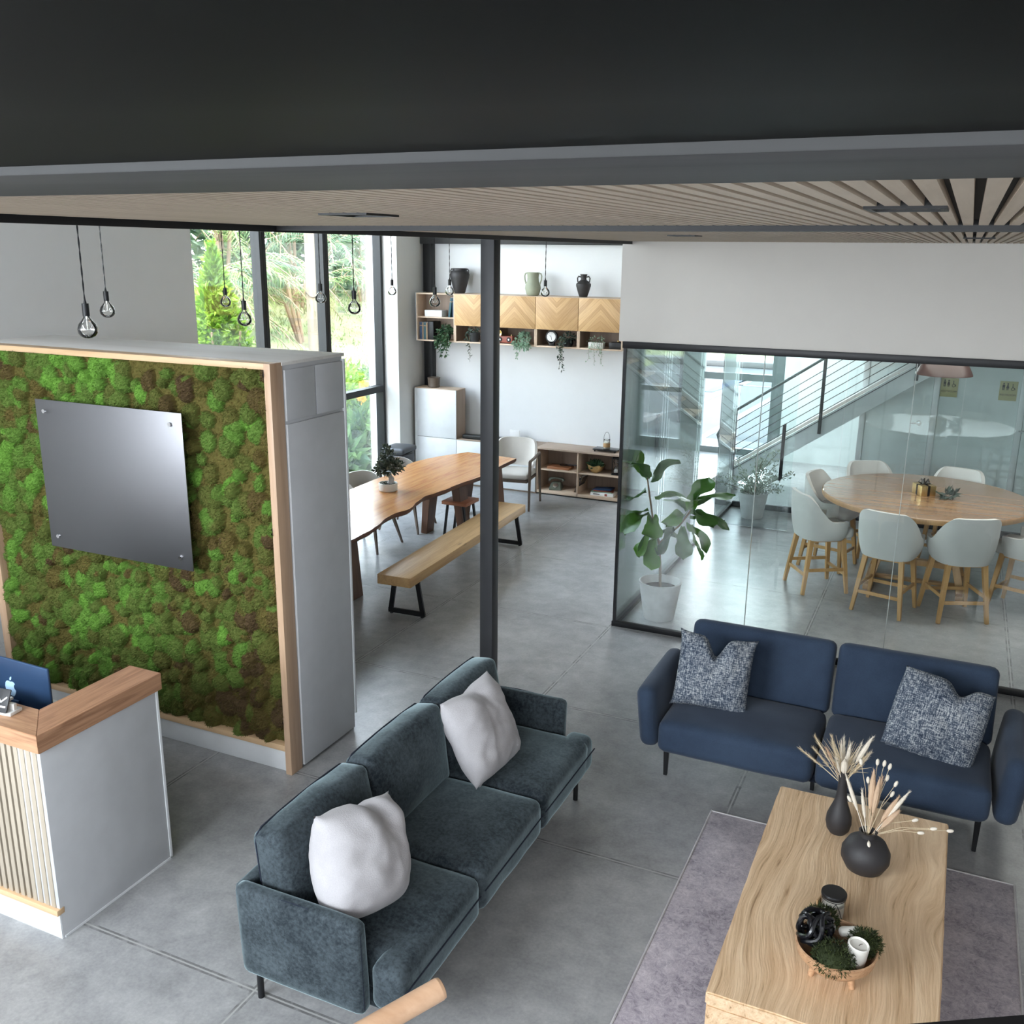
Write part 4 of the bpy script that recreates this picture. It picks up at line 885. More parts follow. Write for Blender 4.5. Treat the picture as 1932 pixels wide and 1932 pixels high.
# ================================================================ DINING TABLE, BENCH, CHAIRS
t = thing('dining_table', 'long live-edge orange-brown slab dining table on plank legs', 'table', (-5.2, 8.2, 0))
left = [(-5.58, 6.0), (-5.62, 7.2), (-5.66, 8.24), (-5.68, 8.78), (-5.66, 9.24), (-5.71, 9.42), (-5.76, 9.66), (-5.72, 9.95), (-5.64, 10.19), (-5.55, 10.38), (-5.46, 10.56)]
right = [(-4.76, 10.50), (-4.75, 10.06), (-4.71, 9.5), (-4.73, 9.23), (-4.76, 8.94), (-4.77, 8.65), (-4.79, 8.47), (-4.81, 8.31), (-4.75, 8.05), (-4.70, 7.84), (-4.74, 7.58), (-4.66, 7.2), (-4.62, 6.9), (-4.60, 6.0)]
def smooth(pts, k=5, amp=.008, seed=0):
    out = []
    for i in range(len(pts)-1):
        p0 = pts[max(0, i-1)]; p1 = pts[i]; p2 = pts[i+1]; p3 = pts[min(len(pts)-1, i+2)]
        for j in range(k):
            s = j/k; f_ = lambda a, b_, c_, d_: .5*(2*b_+(c_-a)*s+(2*a-5*b_+4*c_-d_)*s*s+(3*b_-a-3*c_+d_)*s**3)
            x, y = f_(p0[0], p1[0], p2[0], p3[0]), f_(p0[1], p1[1], p2[1], p3[1]); out.append((x+amp*noise.noise(Vector((y*6, seed, 0))), y))
    out.append(pts[-1]); return out
L_ = smooth(left, 6, .01, 1); R_ = smooth(right, 6, .01, 2); poly = [(x+5.2, y-8.2) for x, y in R_+L_]
poly = poly  # clockwise outline
b = bmesh.new(); lv = []
for z, k in ((.700, -.028), (.722, -.006), (.757, .0)):
    row = []
    for i, (x, y) in enumerate(poly):
        row.append(b.verts.new((x-math.copysign(1, x-(.0))*(-k)*1.0, y, z)))
    lv.append(row)
n_ = len(poly); top = b.faces.new(lv[2]); bot = b.faces.new(lv[0][::-1]); top.material_index = 0; bot.material_index = 1
for a, c in zip(lv, lv[1:]):
    for i in range(n_):
        f_ = b.faces.new((a[i], a[(i+1) % n_], c[(i+1) % n_], c[i])); f_.material_index = 1
bmesh.ops.recalc_face_normals(b, faces=b.faces); mb = MB(); 
me_ = bpy.data.meshes.new('slab'); b.to_mesh(me_); b.free(); mb.bm.from_mesh(me_)
obj('slab_top', mb, ['suar', 'suaredge'], t, ang=30)
for y in (7.22, 9.48, 10.42):
    yl = y-8.2
    for x0, x1, w_ in ((-.17, -.24, .07), (.17, .26, .07)):
        obj('leg', MB().bar((x1, yl, 0), (x0, yl, .70), .075, .17, .004, .11, .2), 'walnut', t)
t = thing('bench', 'long pale knotty wooden bench with black trapezoid metal legs', 'bench', (-4.33, 8.21, 0), math.radians(2.9))
obj('seat', MB().box((-.165, -1.39, .355), (.165, 1.39, .445), .005), 'pine', t)
for y in (-1.16, 1.24):
    b = MB()
    for x in (-1, 1): b.bar((x*.165, y, .02), (x*.11, y, .355), .045, .022, .002)
    b.bar((-.185, y, .032), (.185, y, .032), .022, .045, .002).bar((-.14, y, .348), (.14, y, .348), .012, .045, 0)
    obj('leg_frame', b, 'black', t)
    for x in (-.155, .155): obj('levelling_foot', MB().cyl((x, y, 0), (x, y, .02), .016, .010, 12), 'black', t)
t = thing('stool', 'small red-brown wooden seat on black legs beneath the dining table', 'stool', (-4.99, 9.50, 0))
obj('seat', MB().box((-.18, -.16, .40), (.14, .16, .44), .005), 'redwood', t)
for y in (-.12, .12):
    obj('leg_frame', MB().bar((-.17, y, .01), (-.12, y, .40), .02, .035, .002).bar((.13, y, .01), (.08, y, .40), .02, .035, .002).bar((-.17, y, .012), (.13, y, .012), .02, .02, 0), 'black', t)
def shell(r, zlo, ztop, zarm, span=2.25, th=.022, open_pow=2.0, rx=1, ry=1, flare=.04, nv=9, nu=41, sq=.0):
    """curved back-and-arm shell, opening toward +Y; returns (V rows) of points"""
    P = []
    for i in range(nu):
        s = -1+2*i/(nu-1); a = -PI/2+s*span; 
        k = 1-min(1, max(0, (abs(s)-.26)/.50)) if open_pow > 9 else max(0, 1-abs(s)**open_pow); sm = k*k*(3-2*k); zt = zarm+(ztop-zarm)*sm
        ca, sa = math.cos(a), math.sin(a); q = 1/((abs(ca)**(2+sq*2)+abs(sa)**(2+sq*2))**(1/(2+sq*2))); row = []
        for j in range(nv):
            v = j/(nv-1); z = zlo+(zt-zlo)*v; rr = r*q*(1+flare*(z-zlo)/.4-.16*(1-v)**3); row.append((rr*ca*rx, rr*sa*ry, z))
        P.append(row)
    return P
def bar_stool():
    t = thing('bar_stool', '', 'stool', (0, 0, 0))
    obj('shell', MB().grid(shell(.272, .54, .985, .735, 2.2, 0, 10, 1, .97, .03, sq=.4, nu=61, nv=11), thick=.035), 'linen', t, ang=70)
    obj('seat', MB().cushion((-.205, -.17, .548), (.205, .27, .66), .045, (0, 0, .015), n=8), 'linen', t, ang=60)
    ft = [(-.22, -.22), (.22, -.22), (-.22, .23), (.22, .23)]; tp = [(-.16, -.15), (.16, -.15), (-.16, .17), (.16, .17)]
    for (x, y), (a, c) in zip(ft, tp): obj('leg', MB().bar((x, y, 0), (a, c, .55), .032, .032, .003, .046, .046), 'stoolwood', t)
    def at(k, z): f_ = z/.55; return Vector((ft[k][0]*(1-f_)+tp[k][0]*f_, ft[k][1]*(1-f_)+tp[k][1]*f_, z))
    obj('seat_rail', MB().box((-.17, -.16, .515), (.17, .18, .545), .003), 'stoolwood', t)
    for a, c, z in ((0, 1, .19), (2, 3, .19), (0, 2, .24), (1, 3, .24)): obj('footrest', MB().bar(at(a, z), at(c, z), .018, .032, .002), 'stoolwood', t)
    return t
cx, cy = -.14, 10.08
sp_ = [(-1.04, 9.52, 'pale linen bar stool on the left near side of the round table'), (-.37, 9.17, 'pale linen bar stool with its back to us, left one of the near pair'), (.22, 9.28, 'pale linen bar stool with its back to us, right one of the near pair'),
       (-1.03, 10.32, 'pale linen bar stool on the far left side of the round table'), (-.68, 11.0, 'pale linen bar stool behind the table, left of the gift box'), (.12, 11.05, 'pale linen bar stool behind the table, right of the gift box'), (.80, 9.72, 'pale linen bar stool cut by the right edge of the photo')]
s0 = bar_stool(); s0['group'] = 'bar stools round the table'
for i, (x, y, lb) in enumerate(sp_):
    a = math.atan2(cy-y, cx-x)-PI/2
    if i == 0: s0.location = (x, y, 0); s0.rotation_euler = (0, 0, a); s0['label'] = lb
    else: dup(s0, lb, (x, y, 0), a)
t = thing('round_table', 'large round wooden counter-height table behind the glass', 'table', (cx, cy, 0))
obj('tabletop', MB().lathe([(0, .92), (.96, .92), (.968, .914), (.968, .872), (.96, .866), (0, .866)], n=96), ['rtable'], t, ang=30)
obj('rim', MB().lathe([(.9685, .870), (.971, .874), (.971, .912), (.9685, .916)], n=96), 'rtedge', t)
for sx_ in (-1, 1):
    for sy_ in (-1, 1): obj('leg', MB().bar((sx_*.42, sy_*.30, .05), (sx_*.20, sy_*.16, .866), .07, .05, .004), 'rtedge', t)
for sx_ in (-1, 1): obj('base_rail', MB().box((sx_*.42-.04, -.42, 0), (sx_*.42+.04, .42, .06), .005), 'rtedge', t)
obj('stretcher', MB().box((-.40, -.04, .20), (.40, .04, .26), .004).box((-.40, -.04, .02), (.40, .04, .05), .004), 'rtedge', t)
t = thing('gift_box', 'gold gift box with black ribbon on the round table', 'box', (-.16, 10.12, .92), .55)
obj('box_body', MB().box((-.075, -.09, 0), (.075, .09, .10), .003), 'gold', t)
b = MB(); b.box((-.077, -.012, .0), (.077, .012, .102)).box((-.012, -.092, .0), (.012, .092, .102))
for a in (0, 1.2, 2.4, 3.6, 4.8): b.tube([(0, 0, .10), (.035*math.cos(a), .035*math.sin(a), .15), (.06*math.cos(a+.3), .06*math.sin(a+.3), .12), (.02*math.cos(a+.5), .02*math.sin(a+.5), .103)], .007, 6)
obj('ribbon', b, 'ribbon', t)
tag(obj('dark_posy', leaves((0, 0, .03), (.06, .05, .03), 60, .08, 4, .3, .2, .3), 'green3', loc=(.06, 10.02, .925), smooth=False), 'small dark plant sprig beside the gift box', 'plant')
t = thing('pendant_lamp', 'wide dark copper dome lamp hanging over the round table', 'lamp', (-.11, 9.95, 2.12))
obj('lamp_shade', MB().lathe([(.252, 0), (.250, .012), (.215, .08), (.17, .135), (.12, .165), (.05, .18), (.03, .20), (.03, .24), (0, .24)], n=48), 'copper', t); obj('cord', MB().cyl((0, 0, .23), (0, 0, .58), .004, n=8), 'black', t)
obj('bulb', MB().sph((0, 0, .09), .04), 'ceramic_w', t)
# dining chairs
def dining_chair():
    t = thing('dining_chair', '', 'chair')
    obj('shell', MB().grid(shell(.27, .43, .80, .60, 2.0, 0, 2.6, 1, .95, .08, sq=.3, nu=51), thick=.025), 'chairfab', t, ang=70)
    obj('seat', MB().cushion((-.23, -.22, .40), (.23, .24, .48), .03, (0, 0, .01), n=8), 'chairfab', t, ang=60)
    for x in (-1, 1):
        obj('leg', MB().bar((x*.26, .26, 0), (x*.17, .16, .42), .020, .020, .002, .036, .036), 'taupe', t); obj('leg', MB().bar((x*.25, -.25, 0), (x*.16, -.15, .42), .020, .020, .002, .036, .036), 'taupe', t)
    return t
c0_ = dining_chair(); c0_['group'] = 'dining chairs along the window side'
c0_.location = (-5.74, 8.72, 0); c0_.rotation_euler = (0, 0, -PI/2); c0_['label'] = 'bone fabric dining chair nearest the moss partition, left of the bonsai'
dup(c0_, 'bone fabric dining chair mostly hidden behind the bonsai', (-5.76, 9.56, 0), -PI/2+.1)
t = thing('armchair', 'bone fabric dining armchair with dark wood frame at the far table end', 'chair', (-5.05, 11.05, 0), PI+.15)
obj('backrest', MB().grid(shell(.285, .50, .86, .60, 1.5, 0, 3.0, 1, .85, .06, sq=.3, nu=51), thick=.03), 'chairfab', t, ang=70)
obj('seat', MB().cushion((-.25, -.22, .40), (.25, .26, .48), .035, (0, 0, .012), n=8), 'chairfab', t, ang=60)
obj('seat_frame', MB().box((-.25, -.22, .365), (.25, .25, .402), .004), 'taupe', t)
for x in (-1, 1):
    obj('leg', MB().bar((x*.275, .24, 0), (x*.275, .21, .645), .024, .024, .003, .036, .036), 'taupe', t); obj('leg', MB().bar((x*.28, -.32, 0), (x*.28, -.22, .66), .024, .024, .003, .036, .04), 'taupe', t)
    obj('armrest', MB().tube([(x*.275, .22, .64), (x*.29, .05, .66), (x*.29, -.12, .675), (x*.28, -.24, .67)], .018, 8), 'taupe', t)
# bonsai
t = thing('bonsai', 'bonsai tree with grey-green leaves in a white bowl on the dining table', 'plant', (-5.28, 8.39, .757))
obj('pot', MB().lathe([(0, 0), (.088, 0), (.097, .01), (.10, .08), (.097, .085), (.090, .085), (.088, .07), (0, .07)], n=40), 'ceramic_w', t); obj('moss_cover', leaves((0, 0, .07), (.085, .085, .02), 900, .014, 2, .6, .3, .3), 'mossb', t, smooth=False)
b = MB(); b.tube([(.02, 0, .07), (.035, .0, .10), (.045, .0, .13), (.01, .01, .17), (.03, .0, .22), (.05, .02, .27), (.0, .01, .33), (-.01, 0, .40)], .028, 10, taper=[1, 1.15, 1.05, .7, .5, .4, .3, .2]).tube([(.02, 0, .19), (-.05, .01, .22), (-.09, 0, .24)], .009, 6).tube([(.03, 0, .22), (.09, .0, .25), (.13, 0, .25)], .009, 6)
b.tube([(.0, .0, .08), (-.04, -.03, .075), (-.06, -.05, .07)], .014, 6, taper=[1, .7, .3]); obj('trunk', b, 'concpot', t)
obj('foliage', merge(leaves((.02, 0, .26), (.15, .13, .09), 420, .048, 3, .2, .3, .45), leaves((-.07, 0, .22), (.09, .08, .05), 120, .045, 5, .2, .3, .45), leaves((.0, 0, .37), (.07, .07, .09), 150, .042, 6, .3, .2, .45), leaves((-.01, 0, .46), (.03, .03, .05), 30, .04, 7, .4, .2, .45)), 'bonsai', t, smooth=False)
# bin
t = thing('waste_bin', 'dark grey plastic bin with a hinged lid by the window', 'bin', (-6.50, 10.62, 0), .05)
b = bmesh.new(); bmesh.ops.create_cube(b, size=1)
for v in b.verts: k = 1 if v.co.z > 0 else .8; v.co.x *= .30*k; v.co.y *= .36*k; v.co.z = (v.co.z+.5)*.66
bmesh.ops.bevel(b, geom=b.edges[:], offset=.03, segments=3, affect='EDGES'); mb = MB(); mb._join(b); obj('body', mb, 'bin', t)
obj('lid', MB().cushion((-.165, -.195, .655), (.165, .195, .725), .03, (0, 0, .015)), 'bin', t, ang=60); obj('hinge', MB().box((-.18, -.08, .66), (-.16, .08, .70), .004), 'bin', t)
tag(obj('socket_plate', MB().box((0, -.045, -.06), (.008, .045, .06), .003), 'white', loc=(-6.969, 11.62, .36)), 'white electrical socket plate low on the wall by the tall cabinet', 'socket')
# ================================================================ BACK WALL CABINETS
def cab(name, label, x0, x1, z0, z1, y0=11.77, y1=12.03, loc=None): return thing(name, label, 'cabinet', (x0, y0, z0))
Y0, Y1 = 11.77, 12.035
def carc(b, w_, h_, d_, th=.018): b.box((0, 0, 0), (th, d_, h_), .001).box((w_-th, 0, 0), (w_, d_, h_), .001).box((th, 0, 0), (w_-th, d_, th), .001).box((th, 0, h_-th), (w_-th, d_, h_), .001); return b
dp = .40
t = thing('tall_cabinet', 'tall white cabinet with wood side standing in the back corner', 'cabinet', (-6.925, 11.77, 0))
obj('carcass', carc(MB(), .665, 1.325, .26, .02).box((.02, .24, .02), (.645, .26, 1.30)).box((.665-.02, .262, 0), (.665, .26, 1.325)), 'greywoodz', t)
obj('top_panel', MB().box((0, -.002, 1.325), (.665, .262, 1.333), .001), 'edge', t)
obj('door', MB().box((.045, -.02, .647), (.663, -.001, 1.325), .002), 'white', t); obj('door', MB().box((.045, -.02, .03), (.663, -.001, .641), .002), 'white', t); obj('filler_panel', MB().box((0, -.015, .02), (.043, -.001, 1.325), .002), 'white', t)
t = thing('low_cabinet', 'low white-fronted cabinet under the long soundbar', 'cabinet', (-6.258, 11.77, 0))
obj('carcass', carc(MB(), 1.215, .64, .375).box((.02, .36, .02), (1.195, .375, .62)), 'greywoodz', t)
obj('top_panel', MB().box((0, -.018, .64), (1.215, .375, .648), .001), 'greywood', t)
for x in (0, .608): obj('door', MB().box((x+.003, -.02, .025), (x+.604, -.001, .637), .002), 'white', t)
obj('plinth', MB().box((.01, .02, 0), (1.2, .04, .02)), 'black', t)
t = thing('open_cabinet', 'low open wooden cabinet with four cubbies near the glass room', 'cabinet', (-5.038, 11.77, 0))
for x in (0, .586, 1.172): obj('upright', MB().box((x, 0, .02), (x+.018, .40, .64), .001), 'edge', t)
obj('top_panel', MB().box((-.003, -.018, .625), (1.19, .40, .648), .001), 'greywood', t)
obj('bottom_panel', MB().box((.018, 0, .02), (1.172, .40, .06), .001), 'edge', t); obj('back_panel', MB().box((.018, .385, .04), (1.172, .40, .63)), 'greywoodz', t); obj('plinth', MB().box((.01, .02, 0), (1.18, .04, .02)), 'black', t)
for x in (.018, .604): obj('shelf', MB().box((x, .01, .335), (x+.568, .385, .352), .001), 'edge', t)
# wall units
t = thing('wall_cabinet', 'open two-shelf wall unit holding dark blue books, at the left end', 'cabinet', (-6.885, 11.77, 1.985))
b = carc(MB(), .60, .65, .27); obj('carcass', b, 'edge', t); obj('back_panel', MB().box((.018, .255, .018), (.582, .27, .632)), 'greywoodz', t); obj('shelf', MB().box((.018, .005, .315), (.582, .255, .332), .001), 'edge', t)
obj('side_panel', MB().box((-.006, .0, -.002), (.0, .27, .652)), 'white', t)
dn = ['leftmost, beside the open book unit', 'partly behind the column', 'third from left, above the white clock', 'rightmost, above the striped planter']
for i in range(4):
    t = thing('wall_cabinet', 'chevron-fronted wall unit, '+dn[i], 'cabinet', (-6.283+i*.60, 11.77, 1.985), 0, 'chevron wall cabinets')
    obj('carcass', carc(MB(), .598, .65, .39).box((.018, .0, .23), (.58, .39, .245)), 'edge', t); obj('back_panel', MB().box((.018, .375, .018), (.58, .39, .632)), 'greywoodz', t)
    obj('inner_side', MB().box((.0185, .02, .019), (.020, .374, .229)), 'greywoodz', t); obj('inner_side', MB().box((.578, .02, .019), (.5795, .374, .229)), 'greywoodz', t)
    obj('door', MB().box((-.297, -.02, -.206), (.297, -.001, .206), .002), 'chev_a' if i % 2 == 0 else 'chev_b', t, loc=(.299, 0, .438))
# items on and in the cabinets
def amph(name, label, prof, mat, x, hd, r=.009):
    t = thing(name, label, 'vase', (x, 11.95, 2.637)); obj('body', MB().lathe(prof, n=36), mat, t)
    for s in (-1, 1): obj('handle', MB().tube([(s*p, 0, z) for p, z in hd], r, 8), mat, t)
amph('amphora', 'large wide-shouldered black urn with small handles on top of the wall units', [(0, 0), (.065, 0), (.075, .01), (.10, .10), (.128, .20), (.135, .25), (.12, .285), (.10, .30), (.098, .325), (.104, .33), (.09, .33), (.085, .29), (0, .28)], 'charcoal', -6.30, [(.10, .315), (.125, .32), (.137, .30), (.138, .27), (.130, .24)])
amph('amphora', 'sage green two-handled vase on top of the wall units', [(0, 0), (.07, 0), (.085, .015), (.105, .09), (.100, .13), (.078, .18), (.073, .23), (.08, .285), (.085, .295), (.07, .295), (.062, .23), (0, .2)], 'sage', -5.21, [(.08, .285), (.11, .28), (.122, .25), (.118, .20), (.095, .14)], .010)
amph('amphora', 'small black amphora with looped handles on the rightmost wall unit', [(0, 0), (.05, 0), (.055, .012), (.075, .07), (.096, .14), (.095, .165), (.06, .20), (.037, .215), (.035, .255), (.045, .275), (.045, .285), (.035, .285), (.03, .22), (0, .2)], 'charcoal', -4.50, [(.038, .25), (.07, .258), (.086, .235), (.08, .19), (.07, .185)])
def book(x, w_, h_, mat, label, z=2.003, lean=0, y=11.80, d_=.17, g='books in the left wall unit'):
    t = thing('book', label, 'book', (x, y, z), 0, g, rot=(0, lean, 0)); obj('cover', MB().box((0, 0, 0), (w_, d_, h_), .002), mat, t); obj('page_block', MB().box((.003, .004, .003), (w_-.003, d_+.001, h_+.001)), 'paper', t)
    obj('spine_band', MB().box((-.0004, -.001, h_*.78), (w_+.0004, .004, h_*.82)), 'tan', t)
book(-6.855, .042, .235, 'navy', 'dark navy book at the far left of the lower book shelf')
book(-6.810, .018, .23, 'tan', 'thin brown-spined book between two navy books'); book(-6.789, .036, .232, 'teal', 'blue-spined book, third on the lower shelf'); book(-6.750, .022, .23, 'tan', 'tan-spined book at the right of the row on the lower shelf')
tag(obj('folder', MB().box((0, 0, 0), (.09, .2, .245), .003), 'black', loc=(-6.724, 11.80, 2.003)), 'thick black folder beside the books on the lower shelf', 'folder')
book(-6.405, .032, .262, 'teal', 'tall teal book leaning on the upper left shelf', 2.320, .14); book(-6.335, .022, .262, 'navy', 'upright navy book at the right end of the upper shelf', 2.318)
tag(obj('box', MB().box((0, 0, 0), (.27, .16, .085), .004), 'paper', loc=(-6.77, 11.80, 2.318)), 'pale flat box lying on the upper left shelf', 'box')
def trail(label, loc, potr, poth, potmat, leafmat, vines, dens, size, seed, bush_=True, potshape=None):
    t = thing('trailing_plant', label, 'plant', loc, 0, 'trailing plants in the wall units'); rr = random.Random(seed)
    pr = [(0, 0), (potr*.8, 0), (potr, poth*.4), (potr*1.02, poth), (potr*.9, poth), (potr*.85, poth*.8), (0, poth*.8)]
    obj('pot', MB().lathe(pr, n=24) if not potshape else MB().box((-potshape[0], -potshape[1], 0), (potshape[0], potshape[1], poth), .003), potmat, t)
    ms = []
    if bush_: ms.append(leaves((0, -.01, poth+.03), (potr*1.35, potr*1.2, .065), int(dens*2.2), size, seed, -.1, .4, .5))
    vb = MB()
    for x, L in vines:
        y0 = -.12 if loc[1] > 11.85 else -.06; pts = [(x*.6, 0, poth), (x*.9, y0*.7, poth+.02), (x, y0, poth-.03)]
        for k in range(1, 7): pts.append((x+rr.uniform(-.012, .012), y0-.01+rr.uniform(-.008, .008), poth-.03-L*k/6))
        vb.tube(pts, .0018, 4)
        for k in range(1, len(pts)): ms.append(leaves(pts[k], (.014, .012, .018), max(2, int(dens/14)), size*.9, seed+k*7+int(x*100), -.6, .2, .5))
    obj('foliage', merge(*ms), leafmat, t, smooth=False); obj('stems', vb, 'stem', t)
trail('bushy dark green trailing plant spilling from the left book unit', (-6.47, 11.86, 2.003), .07, .10, 'black', 'green1', [(-.07, .17), (-.03, .25), (.03, .18), (.07, .25), (.09, .12), (0, .12), (.05, .14), (-.05, .13)], 90, .05, 3)
trail('small grey-green trailing plant in a round grey pot, first chevron unit', (-6.02, 11.85, 2.003), .075, .12, 'dgrey', 'green3', [(-.05, .34), (-.09, .06), (-.04, .28)], 34, .04, 5)
trail('pale green succulent trailing over the shelf, second chevron unit', (-5.28, 11.86, 2.003), .055, .07, 'ceramic_w', 'green2', [(-.09, .07), (-.06, .20), (.0, .07), (.03, .05), (.07, .08), (.10, .07), (-.03, .08)], 70, .045, 9)
trail('dark trailing plant beside the white clock, third chevron unit', (-4.66, 11.86, 2.003), .07, .09, 'black', 'green3', [(-.06, .32), (-.03, .24), (-.07, .10), (-.02, .34)], 54, .045, 12)
trail('white striped planter box with thin trailing vines, last chevron unit', (-4.25, 11.83, 2.003), .09, .075, 'ceramic_w', 'green2', [(-.09, .20), (-.05, .07), (-.01, .24), (.03, .08), (.06, .14), (.09, .24), (.08, .10)], 22, .028, 15, True, (.10, .045))
t = thing('retro_speaker', 'small dark red wooden speaker with a brass horn beside the column', 'speaker', (-5.545, 11.84, 2.003))
obj('body', MB().box((-.115, -.05, .012), (.115, .05, .10), .006), 'maroon', t); obj('horn', MB().lathe([(.008, 0), (.010, .03), (.022, .05), (.042, .06), (.038, .06), (.018, .048)], c=(-.07, -.02, .14), n=20, mx=rotm((PI/2, 0, 0))).tube([(-.07, 0, .10), (-.07, .0, .14), (-.07, -.02, .14)], .007, 8), 'brass', t)
for x in (-.065, .065): obj('driver', MB().cyl((x, -.05, .055), (x, -.058, .055), .032, .030, 24), 'black', t); obj('driver_cone', MB().cyl((x, -.057, .055), (x, -.060, .055), .012, .010, 16), 'chrome', t)
obj('knob', MB().cyl((.08, 0, .10), (.08, 0, .118), .007), 'brass', t); obj('foot', MB().box((-.10, -.04, 0), (-.08, .04, .014)).box((.08, -.04, 0), (.10, .04, .014)), 'black', t)
t = thing('clock', 'round clock with white face and dark rim in the third chevron unit', 'clock', (-4.885, 11.83, 2.12))
obj('case', MB().cyl((0, .0, 0), (0, .045, 0), .082, .078, 40).box((-.04, 0, -.117), (.04, .04, -.06), .006), 'black', t); obj('face', MB().cyl((0, -.001, 0), (0, -.003, 0), .062, .062, 40), 'paper', t)
obj('hands', MB().bar((0, -.005, 0), (-.022, -.005, .018), .005, .002, 0).bar((0, -.005, 0), (.008, -.005, -.04), .004, .002, 0), 'black', t)
b = MB()
for k in range(12): a = k*PI/6; b.bar((.048*math.cos(a), -.004, .048*math.sin(a)), (.056*math.cos(a), -.004, .056*math.sin(a)), .003, .002, 0)
obj('hour_marks', b, 'black', t)
t = thing('black_box', 'small black box with a brass knob at the end of the last chevron unit', 'box', (-3.99, 11.86, 2.003)); obj('body', MB().box((-.085, -.06, 0), (.085, .06, .085), .004), 'black', t); obj('knob', MB().sph((.02, 0, .10), .014, n=12), 'brass', t)
tag(obj('plant_pot', MB().lathe([(0, 0), (.075, 0), (.085, .012), (.080, .03), (.088, .13), (.092, .14), (.08, .14), (.07, .11), (0, .11)], n=28), 'taupe', loc=(-6.68, 11.88, 1.334)), 'brown textured pot on top of the tall corner cabinet', 'pot')
t = thing('soundbar', 'long black soundbar on the low white cabinet', 'soundbar', (-5.66, 11.88, .648)); obj('body', MB().box((-.55, -.045, 0), (.50, .045, .06), .012, seg=3), 'black', t); obj('end_cap', MB().box((.46, -.046, .004), (.502, .046, .061), .012), 'dgrey', t)
tag(obj('white_card', MB().box((-.075, -.008, 0), (.075, .008, .15), .003), 'paper', loc=(-5.48, 12.02, .6485)), 'blank white card standing behind the soundbar', 'card')
t = thing('tray_stand', 'low black tray with small feet on the open cabinet', 'tray', (-4.10, 11.93, .648)); obj('tray', MB().box((-.165, -.09, .022), (.165, .09, .038), .003), 'blkgloss', t)
for x in (-.14, .14):
    for y in (-.07, .07): obj('foot', MB().cyl((x, y, 0), (x, y, .023), .012, n=10), 'black', t)
t = thing('candle_lantern', 'glass candle jar with wire handle and twine on the black tray', 'candle', (-4.10, 11.93, .686))
obj('jar', MB().lathe([(0, 0), (.042, 0), (.044, .01), (.044, .11), (.038, .12)]), 'bulb', t); obj('twine_wrap', MB().lathe([(.0455, .02), (.0465, .025), (.0465, .07), (.0455, .075)]), 'twine', t); obj('wax', MB().lathe([(0, .003), (.04, .003), (.04, .085), (0, .085)]), 'wax', t)
obj('wire_handle', MB().tube([(.042*math.cos(a), 0, .12+.0+.10*math.sin(a)*1.0) for a in [PI*i/12 for i in range(13)]], .0025, 5).tube([(.044*math.cos(a), .044*math.sin(a), .118) for a in [2*PI*i/20 for i in range(20)]], .0025, 5, True), 'black', t)
tag(obj('leather_tray', MB().box((-.16, -.10, 0), (.16, .10, .032), .006), 'leather', loc=(-4.75, 11.93, .353)), 'flat brown leather case in the upper left cubby', 'case')
t = thing('magnifying_glass', 'black-handled magnifying glass resting on the leather case', 'magnifying glass', (-4.72, 11.97, .385)); obj('handle', MB().cyl((.06, 0, .012), (.20, -.01, .02), .009, n=10), 'blkgloss', t); obj('ring', MB().tube([(.05*math.cos(a), .05*math.sin(a), .008) for a in [2*PI*i/20 for i in range(20)]], .005, 6, True), 'black', t)
t = thing('telephone', 'vintage olive rotary telephone in the lower left cubby', 'telephone', (-4.80, 11.91, .06), .2)
b = bmesh.new(); bmesh.ops.create_cube(b, size=1)
for v in b.verts:
    tp_ = v.co.z > 0; v.co.x *= .13 if tp_ else .19; v.co.y = v.co.y*(.09 if tp_ else .19)+(.03 if tp_ else 0); v.co.z = (v.co.z+.5)*.095
bmesh.ops.bevel(b, geom=b.edges[:], offset=.012, segments=3, affect='EDGES'); mb = MB(); mb._join(b); obj('body', mb, 'phone', t)
obj('handset', MB().tube([(-.10, .03, .11), (-.085, .03, .135), (-.03, .03, .145), (.03, .03, .145), (.085, .03, .135), (.10, .03, .11)], .016, 10, taper=[1.5, 1.3, .8, .8, 1.3, 1.5]), 'phone', t)
obj('dial', MB().cyl((0, -.045, .055), (0, -.053, .063), .038, .036, 24), 'chrome', t)
book(-4.515, .030, .25, 'taupe', 'dark record sleeve leaning in the lower left cubby', .062, .42, 11.84, .22, 'folders leaning in the lower left cubby')
book(-4.475, .022, .22, 'dgrey', 'grey-blue folder leaning beside the dark record sleeve', .062, .20, 11.82, .22, 'folders leaning in the lower left cubby')
t = thing('gold_bowl', 'scalloped gold bowl of dark greenery in the upper right cubby', 'bowl', (-4.235, 11.90, .353))
P = []
for i in range(37):
    a = 2*PI*i/36; wv = 1+.07*math.sin(a*5); P.append([(r_*wv*math.cos(a), r_*wv*math.sin(a)*.8, z+.01*math.sin(a*5)*(z/.1)) for r_, z in ((.03, 0), (.07, .012), (.10, .05), (.125, .105))])
obj('bowl', MB().grid(P, thick=.003).cyl((0, 0, .0), (0, 0, .004), .04, n=24), 'gold', t); obj('greenery', leaves((0, 0, .105), (.10, .08, .045), 420, .045, 6, .4, .2, .5), 'green1', t, smooth=False)
t = thing('hourglass', 'hourglass in a dark frame in the upper right cubby', 'hourglass', (-3.945, 11.90, .353))
obj('glass', MB().lathe([(.004, .02), (.034, .03), (.040, .06), (.032, .09), (.006, .118), (.032, .145), (.040, .175), (.034, .205), (.004, .215)]), 'bulb', t); obj('sand', MB().lathe([(0, .022), (.032, .032), (.034, .05), (.02, .068), (0, .078)]), 'paper', t)
